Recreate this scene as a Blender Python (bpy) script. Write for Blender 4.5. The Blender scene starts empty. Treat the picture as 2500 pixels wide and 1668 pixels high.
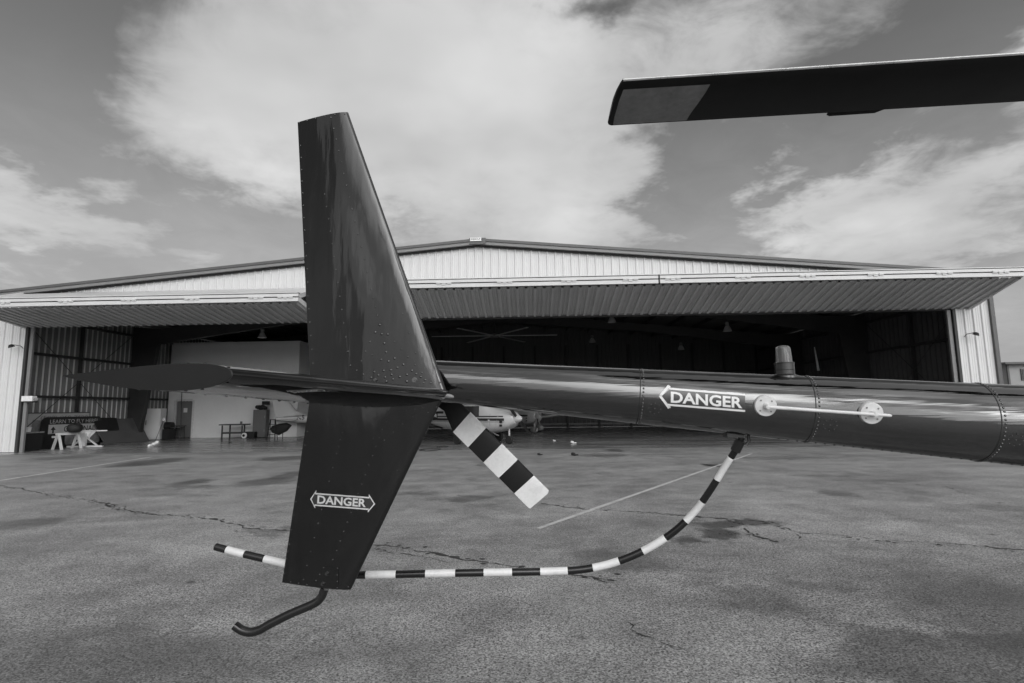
import bpy, bmesh, math, random
from mathutils import Vector, Matrix
from mathutils.bvhtree import BVHTree
random.seed(7)
R = math.radians
scene = bpy.context.scene
COL = scene.collection

# ------------------------------------------------------------------ camera
CAM_Z, PITCH, ROLL, FPX = 1.42, R(7.0), 0.0128, 1330.0
_fw0 = Vector((0, math.cos(PITCH), math.sin(PITCH))); _up0 = Vector((0, -math.sin(PITCH), math.cos(PITCH))); _r0 = Vector((1, 0, 0))
UP = _up0 * math.cos(ROLL) + _r0 * math.sin(ROLL); RT = _r0 * math.cos(ROLL) - _up0 * math.sin(ROLL); FW = _fw0
CAM = Vector((0, 0, CAM_Z))
cd = bpy.data.cameras.new('camera'); cam = bpy.data.objects.new('camera', cd); COL.objects.link(cam)
m = Matrix.Identity(4)
for i in range(3):
    m[i][0], m[i][1], m[i][2], m[i][3] = RT[i], UP[i], -FW[i], CAM[i]
cam.matrix_world = m
cd.sensor_width = 36; cd.lens = 36 * FPX / 2500; cd.clip_start = 0.05; cd.clip_end = 3000
scene.camera = cam

def ray(x, y): return FW + RT * ((x - 1250) / FPX) - UP * ((y - 834) / FPX)
def P(x, y, Y):
    """world point seen at photo pixel (x, y) standing at depth Y"""
    d = ray(x, y); return CAM + d * (Y / d.y)
def G(x, y, z=0.0):
    """ground point seen at photo pixel (x, y)"""
    d = ray(x, y); return CAM + d * ((z - CAM_Z) / d.z)

# ------------------------------------------------------------------ node helpers
class NT:
    def __init__(s, tree): s.t = tree; s.n = tree.nodes; s.l = tree.links
    def new(s, typ, **kw):
        n = s.n.new(typ)
        for k, v in kw.items(): setattr(n, k, v)
        return n
    def put(s, inp, v):
        if isinstance(v, bpy.types.NodeSocket): s.l.new(v, inp)
        else: inp.default_value = v
    def math(s, op, a, b=0.0, c=0.0, clamp=False):
        n = s.new('ShaderNodeMath', operation=op, use_clamp=clamp)
        s.put(n.inputs[0], a); s.put(n.inputs[1], b); s.put(n.inputs[2], c)
        return n.outputs[0]
    def vmath(s, op, a, b=(0, 0, 0)):
        n = s.new('ShaderNodeVectorMath', operation=op)
        s.put(n.inputs[0], a); s.put(n.inputs[1], b)
        return n.outputs['Value'] if op in ('LENGTH', 'DOT_PRODUCT', 'DISTANCE') else n.outputs[0]
    def xyz(s, v):
        n = s.new('ShaderNodeSeparateXYZ'); s.put(n.inputs[0], v); return n.outputs
    def comb(s, x, y, z):
        n = s.new('ShaderNodeCombineXYZ'); s.put(n.inputs[0], x); s.put(n.inputs[1], y); s.put(n.inputs[2], z); return n.outputs[0]
    def noise(s, vec, scale, detail=3.0, rough=0.5, dist=0.0, col=False):
        n = s.new('ShaderNodeTexNoise'); s.put(n.inputs['Vector'], vec)
        n.inputs['Scale'].default_value = scale; n.inputs['Detail'].default_value = detail
        n.inputs['Roughness'].default_value = rough; n.inputs['Distortion'].default_value = dist
        return n.outputs['Color'] if col else n.outputs['Fac']
    def ss(s, v, a, b, lo=0.0, hi=1.0):
        n = s.new('ShaderNodeMapRange', interpolation_type='SMOOTHSTEP'); s.put(n.inputs['Value'], v)
        n.inputs['From Min'].default_value = a; n.inputs['From Max'].default_value = b
        n.inputs['To Min'].default_value = lo; n.inputs['To Max'].default_value = hi
        return n.outputs[0]
    def lin(s, v, a, b, lo, hi):
        n = s.new('ShaderNodeMapRange'); s.put(n.inputs['Value'], v)
        n.inputs['From Min'].default_value = a; n.inputs['From Max'].default_value = b
        n.inputs['To Min'].default_value = lo; n.inputs['To Max'].default_value = hi
        return n.outputs[0]
    def mix(s, f, a, b):
        n = s.new('ShaderNodeMix', data_type='FLOAT'); s.put(n.inputs[0], f); s.put(n.inputs[2], a); s.put(n.inputs[3], b); return n.outputs[0]

# ------------------------------------------------------------------ sky: daylight sky with broken cloud, one soft sun
SUN_EL, SUN_AZ = R(29), R(150)     # azimuth clockwise from +Y: behind and to the right of the camera
world = bpy.data.worlds.new('World'); scene.world = world; world.use_nodes = True
w = NT(world.node_tree); w.n.clear()
sky = w.new('ShaderNodeTexSky', sky_type='NISHITA'); sky.sun_disc = False; sky.sun_elevation = SUN_EL; sky.sun_rotation = SUN_AZ
sky.air_density = 1.0; sky.dust_density = 1.6; sky.ozone_density = 1.0
sep = w.new('ShaderNodeSeparateColor'); w.l.new(sky.outputs[0], sep.inputs[0])          # black-and-white film seen through a red filter
redf = w.math('ADD', w.math('MULTIPLY', sep.outputs[0], .75), w.math('MULTIPLY', sep.outputs[1], .25))
tc = w.new('ShaderNodeTexCoord'); d = w.xyz(tc.outputs['Generated'])
dz = w.math('MAXIMUM', d[2], 0.0)
inv = w.math('DIVIDE', 1.0, w.math('ADD', dz, 0.16))
layer = w.comb(w.math('MULTIPLY', d[0], inv), w.math('MULTIPLY', d[1], inv), 0.0)      # flat cloud deck overhead
ay = w.math('MAXIMUM', w.math('ABSOLUTE', d[1]), 0.05)
uu, vv = w.math('DIVIDE', d[0], ay), w.math('DIVIDE', d[2], ay)
warp = w.noise(layer, 2.4, 5, 0.6, col=True); wx = w.xyz(warp)
warp2 = w.xyz(w.noise(layer, 7.0, 6, 0.62, col=True))
u2 = w.math('ADD', uu, w.math('ADD', w.lin(wx[0], 0, 1, -0.22, 0.22), w.lin(warp2[0], 0, 1, -0.045, 0.045)))
v2 = w.math('ADD', vv, w.math('ADD', w.lin(wx[1], 0, 1, -0.16, 0.16), w.lin(warp2[1], 0, 1, -0.045, 0.045)))
def cloud(px, py, rx, ry, ang, wt):
    """one cloud mass: centre and radii as seen in the photograph, turned into directions"""
    dd = ray(px, py); cu, cv = dd.x / dd.y, dd.z / dd.y
    ru, rv = rx / FPX, ry / FPX
    c, s_ = math.cos(R(ang)), math.sin(R(ang))
    du, dv = w.math('SUBTRACT', u2, cu), w.math('SUBTRACT', v2, cv)
    a = w.math('DIVIDE', w.math('ADD', w.math('MULTIPLY', du, c), w.math('MULTIPLY', dv, s_)), ru)
    b = w.math('DIVIDE', w.math('SUBTRACT', w.math('MULTIPLY', dv, c), w.math('MULTIPLY', du, s_)), rv)
    q = w.math('ADD', w.math('MULTIPLY', a, a), w.math('MULTIPLY', b, b))
    g = w.math('POWER', 2.718, w.math('MULTIPLY', q, -1.0))
    return w.math('MULTIPLY', g, wt)
field = w.lin(w.noise(layer, 1.3, 7, 0.58), 0.30, 0.70, -0.14, 0.34)
CLOUDS = [(620, 170, 420, 260, 0, 0.75), (1120, 130, 520, 230, 0, 0.95), (1300, 470, 330, 260, 0, 0.95), (800, 330, 420, 150, -20, 0.5),
          (110, 520, 330, 80, -17, 1.0), (60, 690, 500, 40, 0, 0.25), (2250, 510, 420, 120, 22, 0.85), (2000, 430, 260, 70, 25, 0.45),
          (2250, 620, 420, 60, 10, 0.4), (1850, 60, 420, 110, 25, 0.45), (2520, 110, 160, 60, 30, 0.6),
          (30, 120, 190, 300, 0, -0.75), (520, 590, 220, 90, -12, -0.35), (120, 375, 260, 50, -15, -0.30), (1730, 480, 130, 260, 0, -0.55), (1420, 10, 110, 50, 30, -0.5), (2230, 110, 200, 55, 15, -0.35)]
for c in CLOUDS: field = w.math('ADD', field, cloud(*c))
wisps = w.noise(w.vmath('MULTIPLY', layer, (1.0, 1.0, 1.0)), 5.5, 8, 0.62, 0.6)
field = w.math('ADD', field, w.lin(wisps, 0.3, 0.7, -0.19, 0.19))
cover = w.math('MAXIMUM', w.ss(field, 0.02, 0.70), w.math('MULTIPLY', w.ss(d[2], 0.58, 0.12), w.lin(wisps, .3, .7, .25, .5)))   # thin haze veil low down
shade = w.noise(layer, 1.5, 4, 0.45)
bright = w.math('MULTIPLY', w.lin(shade, 0.28, 0.72, 3.7, 6.1), w.ss(field, 0.3, 1.3, 0.86, 1.06))
sd_ = (math.sin(SUN_AZ) * math.cos(SUN_EL), math.cos(SUN_AZ) * math.cos(SUN_EL), math.sin(SUN_EL))
cosun = w.vmath('DOT_PRODUCT', tc.outputs['Generated'], sd_)                          # cloud is brighter round the hidden sun
bright = w.math('MULTIPLY', bright, w.math('ADD', 1.0, w.math('MULTIPLY', w.math('POWER', 2.718, w.math('MULTIPLY', w.math('SUBTRACT', cosun, 1.0), 5.0)), 12.0)))
skyv = w.math('MULTIPLY', w.math('MINIMUM', w.math('MULTIPLY', redf, 1.0), 2.9), 1.0)
val = w.mix(cover, skyv, bright)
gl = w.ss(d[2], -0.02, 0.0, 0.0, 1.0)
val = w.mix(gl, 2.0, val)
bg = w.new('ShaderNodeBackground'); bg.inputs['Strength'].default_value = 0.062
w.l.new(val, bg.inputs['Color'])
wo = w.new('ShaderNodeOutputWorld'); w.l.new(bg.outputs[0], wo.inputs['Surface'])
world.cycles.sampling_method = 'MANUAL'; world.cycles.sample_map_resolution = 1024

sd = bpy.data.lights.new('sun', 'SUN'); sd.energy = 0.6; sd.angle = R(150); sd.color = (1.0, 1.0, 1.0)
sun = bpy.data.objects.new('sun', sd); COL.objects.link(sun)
sdir = Vector((math.sin(SUN_AZ) * math.cos(SUN_EL), math.cos(SUN_AZ) * math.cos(SUN_EL), math.sin(SUN_EL)))
sun.rotation_euler = sdir.to_track_quat('Z', 'Y').to_euler(); sun.location = (0, -20, 40)

vs = scene.view_settings; scene.display_settings.display_device = 'sRGB'
vs.view_transform = 'Standard'; vs.look = 'None'; vs.exposure = 0.98; vs.gamma = 1.0; vs.use_curve_mapping = False
scene.render.engine = 'CYCLES'
scene.cycles.max_bounces = 6; scene.cycles.glossy_bounces = 3; scene.cycles.diffuse_bounces = 4; scene.cycles.use_adaptive_sampling = True; scene.cycles.adaptive_threshold = 0.02
scene.cycles.caustics_reflective = False; scene.cycles.caustics_refractive = False
scene.cycles.use_denoising = True

# ------------------------------------------------------------------ materials
def mat(name, base, rough=0.5, var=0.0, vscale=4.0, metal=0.0, coat=0.0, ior=1.5, bump=0.0, bscale=30.0, croughness=0.03, spec=0.5):
    mt = bpy.data.materials.new(name); mt.use_nodes = True; t = NT(mt.node_tree)
    p = t.n['Principled BSDF']; p.inputs['Roughness'].default_value = rough; p.inputs['Metallic'].default_value = metal
    p.inputs['IOR'].default_value = ior; p.inputs['Specular IOR Level'].default_value = spec
    if coat: p.inputs['Coat Weight'].default_value = coat; p.inputs['Coat Roughness'].default_value = croughness
    co = t.new('ShaderNodeTexCoord').outputs['Object']
    if var:
        n1 = t.noise(co, vscale, 5, 0.6); n2 = t.noise(co, vscale * 9, 3, 0.6)
        v = t.math('ADD', t.lin(n1, 0.25, 0.75, -var, var), t.lin(n2, 0.25, 0.75, -var * .4, var * .4))
        v = t.math('MULTIPLY', t.math('ADD', v, 1.0), base)
        c = t.comb(v, v, v); t.l.new(c, p.inputs['Base Color'])
        t.l.new(t.lin(n1, 0.2, 0.8, max(rough - .1, .02), min(rough + .12, 1)), p.inputs['Roughness'])
    else: p.inputs['Base Color'].default_value = (base, base, base, 1)
    if bump:
        b = t.new('ShaderNodeBump'); b.inputs['Strength'].default_value = 1.0; b.inputs['Distance'].default_value = bump
        t.l.new(t.noise(co, bscale, 3, 0.5), b.inputs['Height']); t.l.new(b.outputs[0], p.inputs['Normal'])
    return mt
M = {}
def black_gloss(name, base, bump_d, bump_s, stretch, ior=1.95, fine=None):
    mt = bpy.data.materials.new(name); mt.use_nodes = True; t = NT(mt.node_tree)
    p = t.n['Principled BSDF']; p.inputs['Base Color'].default_value = (base, base, base, 1)
    p.inputs['Roughness'].default_value = 0.06; p.inputs['IOR'].default_value = ior; p.inputs['Specular IOR Level'].default_value = 0.5
    co = t.new('ShaderNodeTexCoord').outputs['Object']
    v = t.vmath('MULTIPLY', co, stretch)
    h = t.math('ADD', t.noise(v, bump_s, 2, 0.4), t.math('MULTIPLY', t.noise(v, bump_s * 5, 2, 0.5), 0.06))
    if fine: h = t.math('ADD', h, t.math('MULTIPLY', t.noise(t.vmath('MULTIPLY', co, fine[0]), 1.0, 3, 0.6), fine[1]))
    b = t.new('ShaderNodeBump'); b.inputs['Strength'].default_value = 1.0; b.inputs['Distance'].default_value = bump_d
    t.l.new(h, b.inputs['Height']); t.l.new(b.outputs[0], p.inputs['Normal'])
    t.l.new(t.lin(t.noise(co, 9, 5, .6), .3, .75, .04, .13), p.inputs['Roughness'])
    return mt
M['fin'] = black_gloss('black gloss fin paint', 0.0025, 0.009, 2.6, (3.0, 1, 0.55), ior=1.62, fine=((22, 1, 1.4), .02))
M['boom'] = black_gloss('black gloss boom paint', 0.0025, 0.007, 2.5, (0.5, 1, 1), ior=2.0, fine=((0.8, 8, 42), .2))
M['dark'] = mat('dark satin paint', 0.012, 0.35)
M['blade'] = mat('matt black blade paint', 0.008, 0.42, 0.3, 6, spec=0.25)
M['blade_tip'] = mat('bare worn blade skin', 0.22, 0.34, 0.35, 5)
M['blade_edge'] = mat('pale metallic leading edge', 0.42, 0.3, 0.25, 9, metal=0.7)
M['rivet'] = mat('painted rivet', 0.01, 0.15, ior=2.0)
M['white_gloss'] = mat('white gloss paint', 0.74, 0.3, 0.12, 9)
M['guard_dark'] = mat('dark guard paint', 0.010, 0.2)
M['decal_white'] = mat('white decal', 0.72, 0.4, 0.06, 20)
M['decal_red'] = mat('decal field', 0.045, 0.25)
M['antenna'] = mat('antenna white plastic', 0.66, 0.4, 0.04, 12)
M['screw'] = mat('screw metal', 0.25, 0.35, metal=0.6)
M['beacon_base'] = mat('beacon base metal', 0.06, 0.22, metal=0.7)
M['skid'] = mat('skid tube paint', 0.012, 0.22)
M['tyre'] = mat('rubber', 0.015, 0.7)
g = bpy.data.materials.new('beacon lens glass'); g.use_nodes = True; t = NT(g.node_tree); p = t.n['Principled BSDF']
p.inputs['Base Color'].default_value = (.45, .45, .45, 1); p.inputs['Roughness'].default_value = 0.12; p.inputs['Transmission Weight'].default_value = 0.8; p.inputs['IOR'].default_value = 1.45
M['lens'] = g
g = bpy.data.materials.new('aircraft window glass'); g.use_nodes = True; t = NT(g.node_tree); p = t.n['Principled BSDF']
p.inputs['Base Color'].default_value = (.03, .03, .03, 1); p.inputs['Roughness'].default_value = 0.05
M['glass'] = g
# building
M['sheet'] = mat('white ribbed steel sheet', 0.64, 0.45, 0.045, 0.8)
M['sheet_in'] = mat('inner face of wall sheet with painted shade', 0.20, 0.5, 0.15, 0.8)  # pans darkened in colour so the painted light on the ribs stands out
M['rib_lit'] = mat('wall sheet rib with painted light', 0.62, 0.45, 0.1, 2)  # door light on the rib flanks, put into their colour
M['sheet_shade'] = mat('wall sheet with shade in its colour', 0.09, 0.6, 0.15, 0.8)  # darker copy: shade of the back and right walls put into the colour
M['trim'] = mat('dark bronze trim', 0.085, 0.45, 0.1, 2)
M['trim_mid'] = mat('grey trim', 0.2, 0.45, 0.1, 2)
M['frame_white'] = mat('door frame paint', 0.60, 0.4, 0.07, 3)
M['door_sheet'] = mat('bifold door sheet', 0.52, 0.5, 0.1, 0.7)
M['steel'] = mat('primer red oxide steel', 0.035, 0.6, 0.25, 2)
M['seal'] = mat('rubber seal', 0.012, 0.7)
M['roofdeck'] = mat('roof liner', 0.12, 0.7, 0.2, 1)
M['office'] = mat('office wall board', 0.88, 0.7, 0.05, 0.7)
M['door_grey'] = mat('grey steel door', 0.19, 0.5, 0.06, 2)
M['paper'] = mat('paper', 0.75, 0.8)
M['wood'] = mat('dark wood', 0.06, 0.6, 0.3, 5)
M['whitewood'] = mat('white painted wood', 0.62, 0.6, 0.1, 8)
M['fridge'] = mat('white enamel', 0.75, 0.35, 0.04, 3)
M['cabinet'] = mat('grey steel cabinet', 0.10, 0.5, 0.1, 3)
M['blk'] = mat('black cloth and plastic', 0.013, 0.7, 0.3, 6)
M['sign_black'] = mat('black sign board', 0.014, 0.5)
M['sign_white'] = mat('white sign board', 0.5, 0.5, 0.1, 3)
M['sign_grey'] = mat('grey sign print', 0.25, 0.5, 0.5, 3)
M['ply'] = mat('grey board', 0.11, 0.6, 0.15, 2)
M['plane'] = mat('white aircraft paint', 0.46, 0.3, 0.04, 1.5)
M['plane_dark'] = mat('dark aircraft trim paint', 0.02, 0.3)
M['lamp'] = mat('lamp reflector', 0.55, 0.35, 0.1, 6, metal=0.3)
M['fan'] = mat('fan blade aluminium', 0.55, 0.4, metal=0.5)
M['bgwall'] = mat('neighbour wall sheet', 0.30, 0.6, 0.1, 0.5)

# ------------------------------------------------------------------ mesh helpers
class MB:
    def __init__(s): s.v = []; s.f = []
    def add(s, vs, fs):
        o = len(s.v); s.v += [Vector(p) for p in vs]; s.f += [tuple(i + o for i in q) for q in fs]; return s
    def box(s, c, size, rot=None):
        x, y, z = size[0] / 2, size[1] / 2, size[2] / 2
        vs = [Vector(p) for p in ((-x, -y, -z), (x, -y, -z), (x, y, -z), (-x, y, -z), (-x, -y, z), (x, -y, z), (x, y, z), (-x, y, z))]
        if rot: vs = [rot @ p for p in vs]
        return s.add([p + Vector(c) for p in vs], [(0, 3, 2, 1), (4, 5, 6, 7), (0, 1, 5, 4), (1, 2, 6, 5), (2, 3, 7, 6), (3, 0, 4, 7)])
    def bar(s, a, b, wd, ht=None, upv=(0, 0, 1)):
        a, b = Vector(a), Vector(b); ht = ht or wd; d_ = (b - a).normalized(); upv = Vector(upv)
        if abs(d_.dot(upv)) > .98: upv = Vector((0, 1, 0))
        sx = d_.cross(upv).normalized() * wd / 2; sz = sx.normalized().cross(d_) * ht / 2
        return s.add([a - sx - sz, a + sx - sz, a + sx + sz, a - sx + sz, b - sx - sz, b + sx - sz, b + sx + sz, b - sx + sz],
                     [(0, 1, 2, 3), (7, 6, 5, 4), (0, 4, 5, 1), (1, 5, 6, 2), (2, 6, 7, 3), (3, 7, 4, 0)])
    def loft(s, secs, closed=True, caps=True):
        n = len(secs[0]); o = len(s.v)
        for q in secs: s.v += [Vector(p) for p in q]
        for k in range(len(secs) - 1):
            for i in range(n if closed else n - 1):
                j = (i + 1) % n
                s.f.append((o + k * n + i, o + k * n + j, o + (k + 1) * n + j, o + (k + 1) * n + i))
        if caps:
            s.f.append(tuple(o + i for i in reversed(range(n)))); s.f.append(tuple(o + (len(secs) - 1) * n + i for i in range(n)))
        return s
    def tube(s, pts, rad, n=14, caps=True):
        pts = [Vector(p) for p in pts]; secs = []; prev = None
        for i, p in enumerate(pts):
            t_ = (pts[min(i + 1, len(pts) - 1)] - pts[max(i - 1, 0)]).normalized()
            if prev is None: a = t_.orthogonal().normalized()
            else: a = (prev - t_ * prev.dot(t_)).normalized()
            prev = a; b = t_.cross(a)
            r_ = rad[i] if isinstance(rad, (list, tuple)) else rad
            secs.append([p + (a * math.cos(k * 2 * math.pi / n) + b * math.sin(k * 2 * math.pi / n)) * r_ for k in range(n)])
        return s.loft(secs, True, caps)
    def lathe(s, prof, c=(0, 0, 0), axis=(0, 0, 1), n=24):
        ax = Vector(axis).normalized(); a = ax.orthogonal().normalized(); b = ax.cross(a); c = Vector(c)
        return s.loft([[c + ax * h + (a * math.cos(k * 2 * math.pi / n) + b * math.sin(k * 2 * math.pi / n)) * max(r_, 1e-4) for k in range(n)] for r_, h in prof])
    def prism(s, poly, off):
        off = Vector(off); n = len(poly); a = [Vector(p) for p in poly]
        return s.add(a + [p + off for p in a], [tuple(range(n)), tuple(reversed(range(n, 2 * n)))] + [(i, i + n, (i + 1) % n + n, (i + 1) % n) for i in range(n)])
    def mesh(s, name, angle=35):
        me = bpy.data.meshes.new(name); me.from_pydata([tuple(p) for p in s.v], [], s.f)
        bm = bmesh.new(); bm.from_mesh(me); bmesh.ops.recalc_face_normals(bm, faces=bm.faces); bm.to_mesh(me); bm.free()
        if angle:
            me.polygons.foreach_set('use_smooth', [True] * len(me.polygons)); me.set_sharp_from_angle(angle=R(angle))
        return me
    def build(s, name, mt, parent=None, angle=35, kind=None):
        return link(name, s.mesh(name, angle), mt, parent, kind)
    def bvh(s): return BVHTree.FromPolygons([tuple(p) for p in s.v], s.f)

def link(name, me, mt, parent=None, kind=None):
    o = bpy.data.objects.new(name, me); COL.objects.link(o)
    if mt is not None and not me.materials: me.materials.append(M[mt] if isinstance(mt, str) else mt)
    if parent is not None:
        o.parent = parent
        if parent.get('_w'): o.matrix_parent_inverse = Matrix.Translation(parent.location).inverted()
    if kind: o['kind'] = kind
    return o
def tag(o, label, cat=None, group=None, kind=None):
    o['label'] = label
    if cat: o['category'] = cat
    if group: o['group'] = group
    if kind: o['kind'] = kind
    return o
def thing(name, loc, label, cat, rz=0.0, group=None, worldspace=False):
    o = bpy.data.objects.new(name, None); COL.objects.link(o); o.empty_display_size = 0.2
    o.location = loc; o.rotation_euler = (0, 0, rz)
    if worldspace: o['_w'] = 1
    return tag(o, label, cat, group)
def copy_tree(o, parent=None):
    c = o.copy(); COL.objects.link(c)
    if parent is not None: c.parent = parent
    for ch in list(o.children): copy_tree(ch, c)
    return c
def children_tree(o):
    for c in o.children: yield c; yield from children_tree(c)

def text_mesh(body, bold=0.0, size=1.0, extrude=0.0, align='CENTER', spacing=1.0):
    cu = bpy.data.curves.new('txt', 'FONT'); cu.body = body; cu.size = size; cu.offset = bold; cu.extrude = extrude
    cu.align_x = align; cu.align_y = 'CENTER'; cu.resolution_u = 3; cu.space_character = spacing
    ob = bpy.data.objects.new('txt', cu); COL.objects.link(ob)
    dg = bpy.context.evaluated_depsgraph_get(); me = bpy.data.meshes.new_from_object(ob.evaluated_get(dg))
    bpy.data.objects.remove(ob); bpy.data.curves.remove(cu); me.materials.clear()
    return me
def unit_text(body, bold=0.0, spacing=1.0):
    """text mesh scaled to the unit box 0..1 x 0..1"""
    me = text_mesh(body, bold, spacing=spacing); xs = [v.co.x for v in me.vertices]; ys = [v.co.y for v in me.vertices]
    for v in me.vertices: v.co = Vector(((v.co.x - min(xs)) / (max(xs) - min(xs)), (v.co.y - min(ys)) / (max(ys) - min(ys)), 0))
    return me
def place_text(name, body, mt, parent, frame, bold=0.0, spacing=1.0):
    """flat lettering: frame = (origin, x edge vector, y edge vector)"""
    me = unit_text(body, bold, spacing); o_, ex, ey = (Vector(q) for q in frame)
    for v in me.vertices: v.co = o_ + ex * v.co.x + ey * v.co.y
    return link(name, me, mt, parent, 'stuff')
def slice_mesh(me, nx, ny):
    bm = bmesh.new(); bm.from_mesh(me)
    for ax, n in ((0, nx), (1, ny)):
        for k in range(1, n):
            co = Vector((0, 0, 0)); co[ax] = k / n; no = Vector((0, 0, 0)); no[ax] = 1
            bmesh.ops.bisect_plane(bm, geom=bm.verts[:] + bm.edges[:] + bm.faces[:], plane_co=co, plane_no=no)
    bm.to_mesh(me); bm.free(); return me
def poly_mesh(polys):
    me = bpy.data.meshes.new('poly'); vs, fs = [], []
    for q in polys: fs.append(tuple(range(len(vs), len(vs) + len(q)))); vs += [(x, y, 0) for x, y in q]
    me.from_pydata(vs, [], fs); return me
def wrap(me, quad, bvh, lift):
    """lay a unit-box mesh onto a surface: quad = photo corners (x0y0, x1y0, x1y1, x0y1)"""
    a, b, c, d_ = quad
    for v in me.vertices:
        u_, t_ = v.co.x, v.co.y
        px = (a[0] * (1 - u_) + b[0] * u_) * (1 - t_) + (d_[0] * (1 - u_) + c[0] * u_) * t_
        py = (a[1] * (1 - u_) + b[1] * u_) * (1 - t_) + (d_[1] * (1 - u_) + c[1] * u_) * t_
        dr = ray(px, py).normalized(); hit, nrm, _, _ = bvh.ray_cast(CAM, dr)
        if hit is None: hit = CAM + dr * 2.4; nrm = -dr
        if nrm.dot(dr) > 0: nrm = -nrm
        v.co = hit + nrm * lift
    me.polygons.foreach_set('use_smooth', [True] * len(me.polygons))
    return me
def surf(bvh, x, y):
    dr = ray(x, y).normalized(); h, n, _, _ = bvh.ray_cast(CAM, dr)
    if h is None: return None
    return (h, -n if n.dot(dr) > 0 else n)
def dome(mb, p, n, r_, hgt=0.75, k=8):
    a = n.orthogonal().normalized(); b = n.cross(a); o = len(mb.v)
    for rr, hh in ((1, -.1), (.86, .5), (.5, .87)):
        for i in range(k): mb.v.append(p + (a * math.cos(i * 2 * math.pi / k) + b * math.sin(i * 2 * math.pi / k)) * r_ * rr + n * r_ * hgt * hh)
    mb.v.append(p + n * r_ * hgt)
    for q in range(2):
        for i in range(k): j = (i + 1) % k; mb.f.append((o + q * k + i, o + q * k + j, o + (q + 1) * k + j, o + (q + 1) * k + i))
    for i in range(k): mb.f.append((o + 2 * k + i, o + 2 * k + (i + 1) % k, o + 3 * k))

def naca(le, te, tk, nrm, n=22, camber=0.0, te_t=0.002):
    """closed aerofoil ring from le to te (3-D points), nrm = thickness direction"""
    le, te = Vector(le), Vector(te); c = (te - le); L = c.length; nrm = Vector(nrm).normalized(); ring = []
    def th(x): return 5 * tk * (.2969 * math.sqrt(x) - .126 * x - .3516 * x * x + .2843 * x ** 3 - .1036 * x ** 4)
    xs = [0.5 * (1 - math.cos(math.pi * i / n)) for i in range(n + 1)]
    for x in reversed(xs): ring.append(le + c * x + nrm * ((th(x) + camber * 4 * x * (1 - x)) * L + te_t / 2 * x))
    for x in xs[1:]: ring.append(le + c * x + nrm * ((-th(x) + camber * 4 * x * (1 - x)) * L - te_t / 2 * x))
    return ring
def lerp(a, b, k): return Vector(a) * (1 - k) + Vector(b) * k

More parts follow.
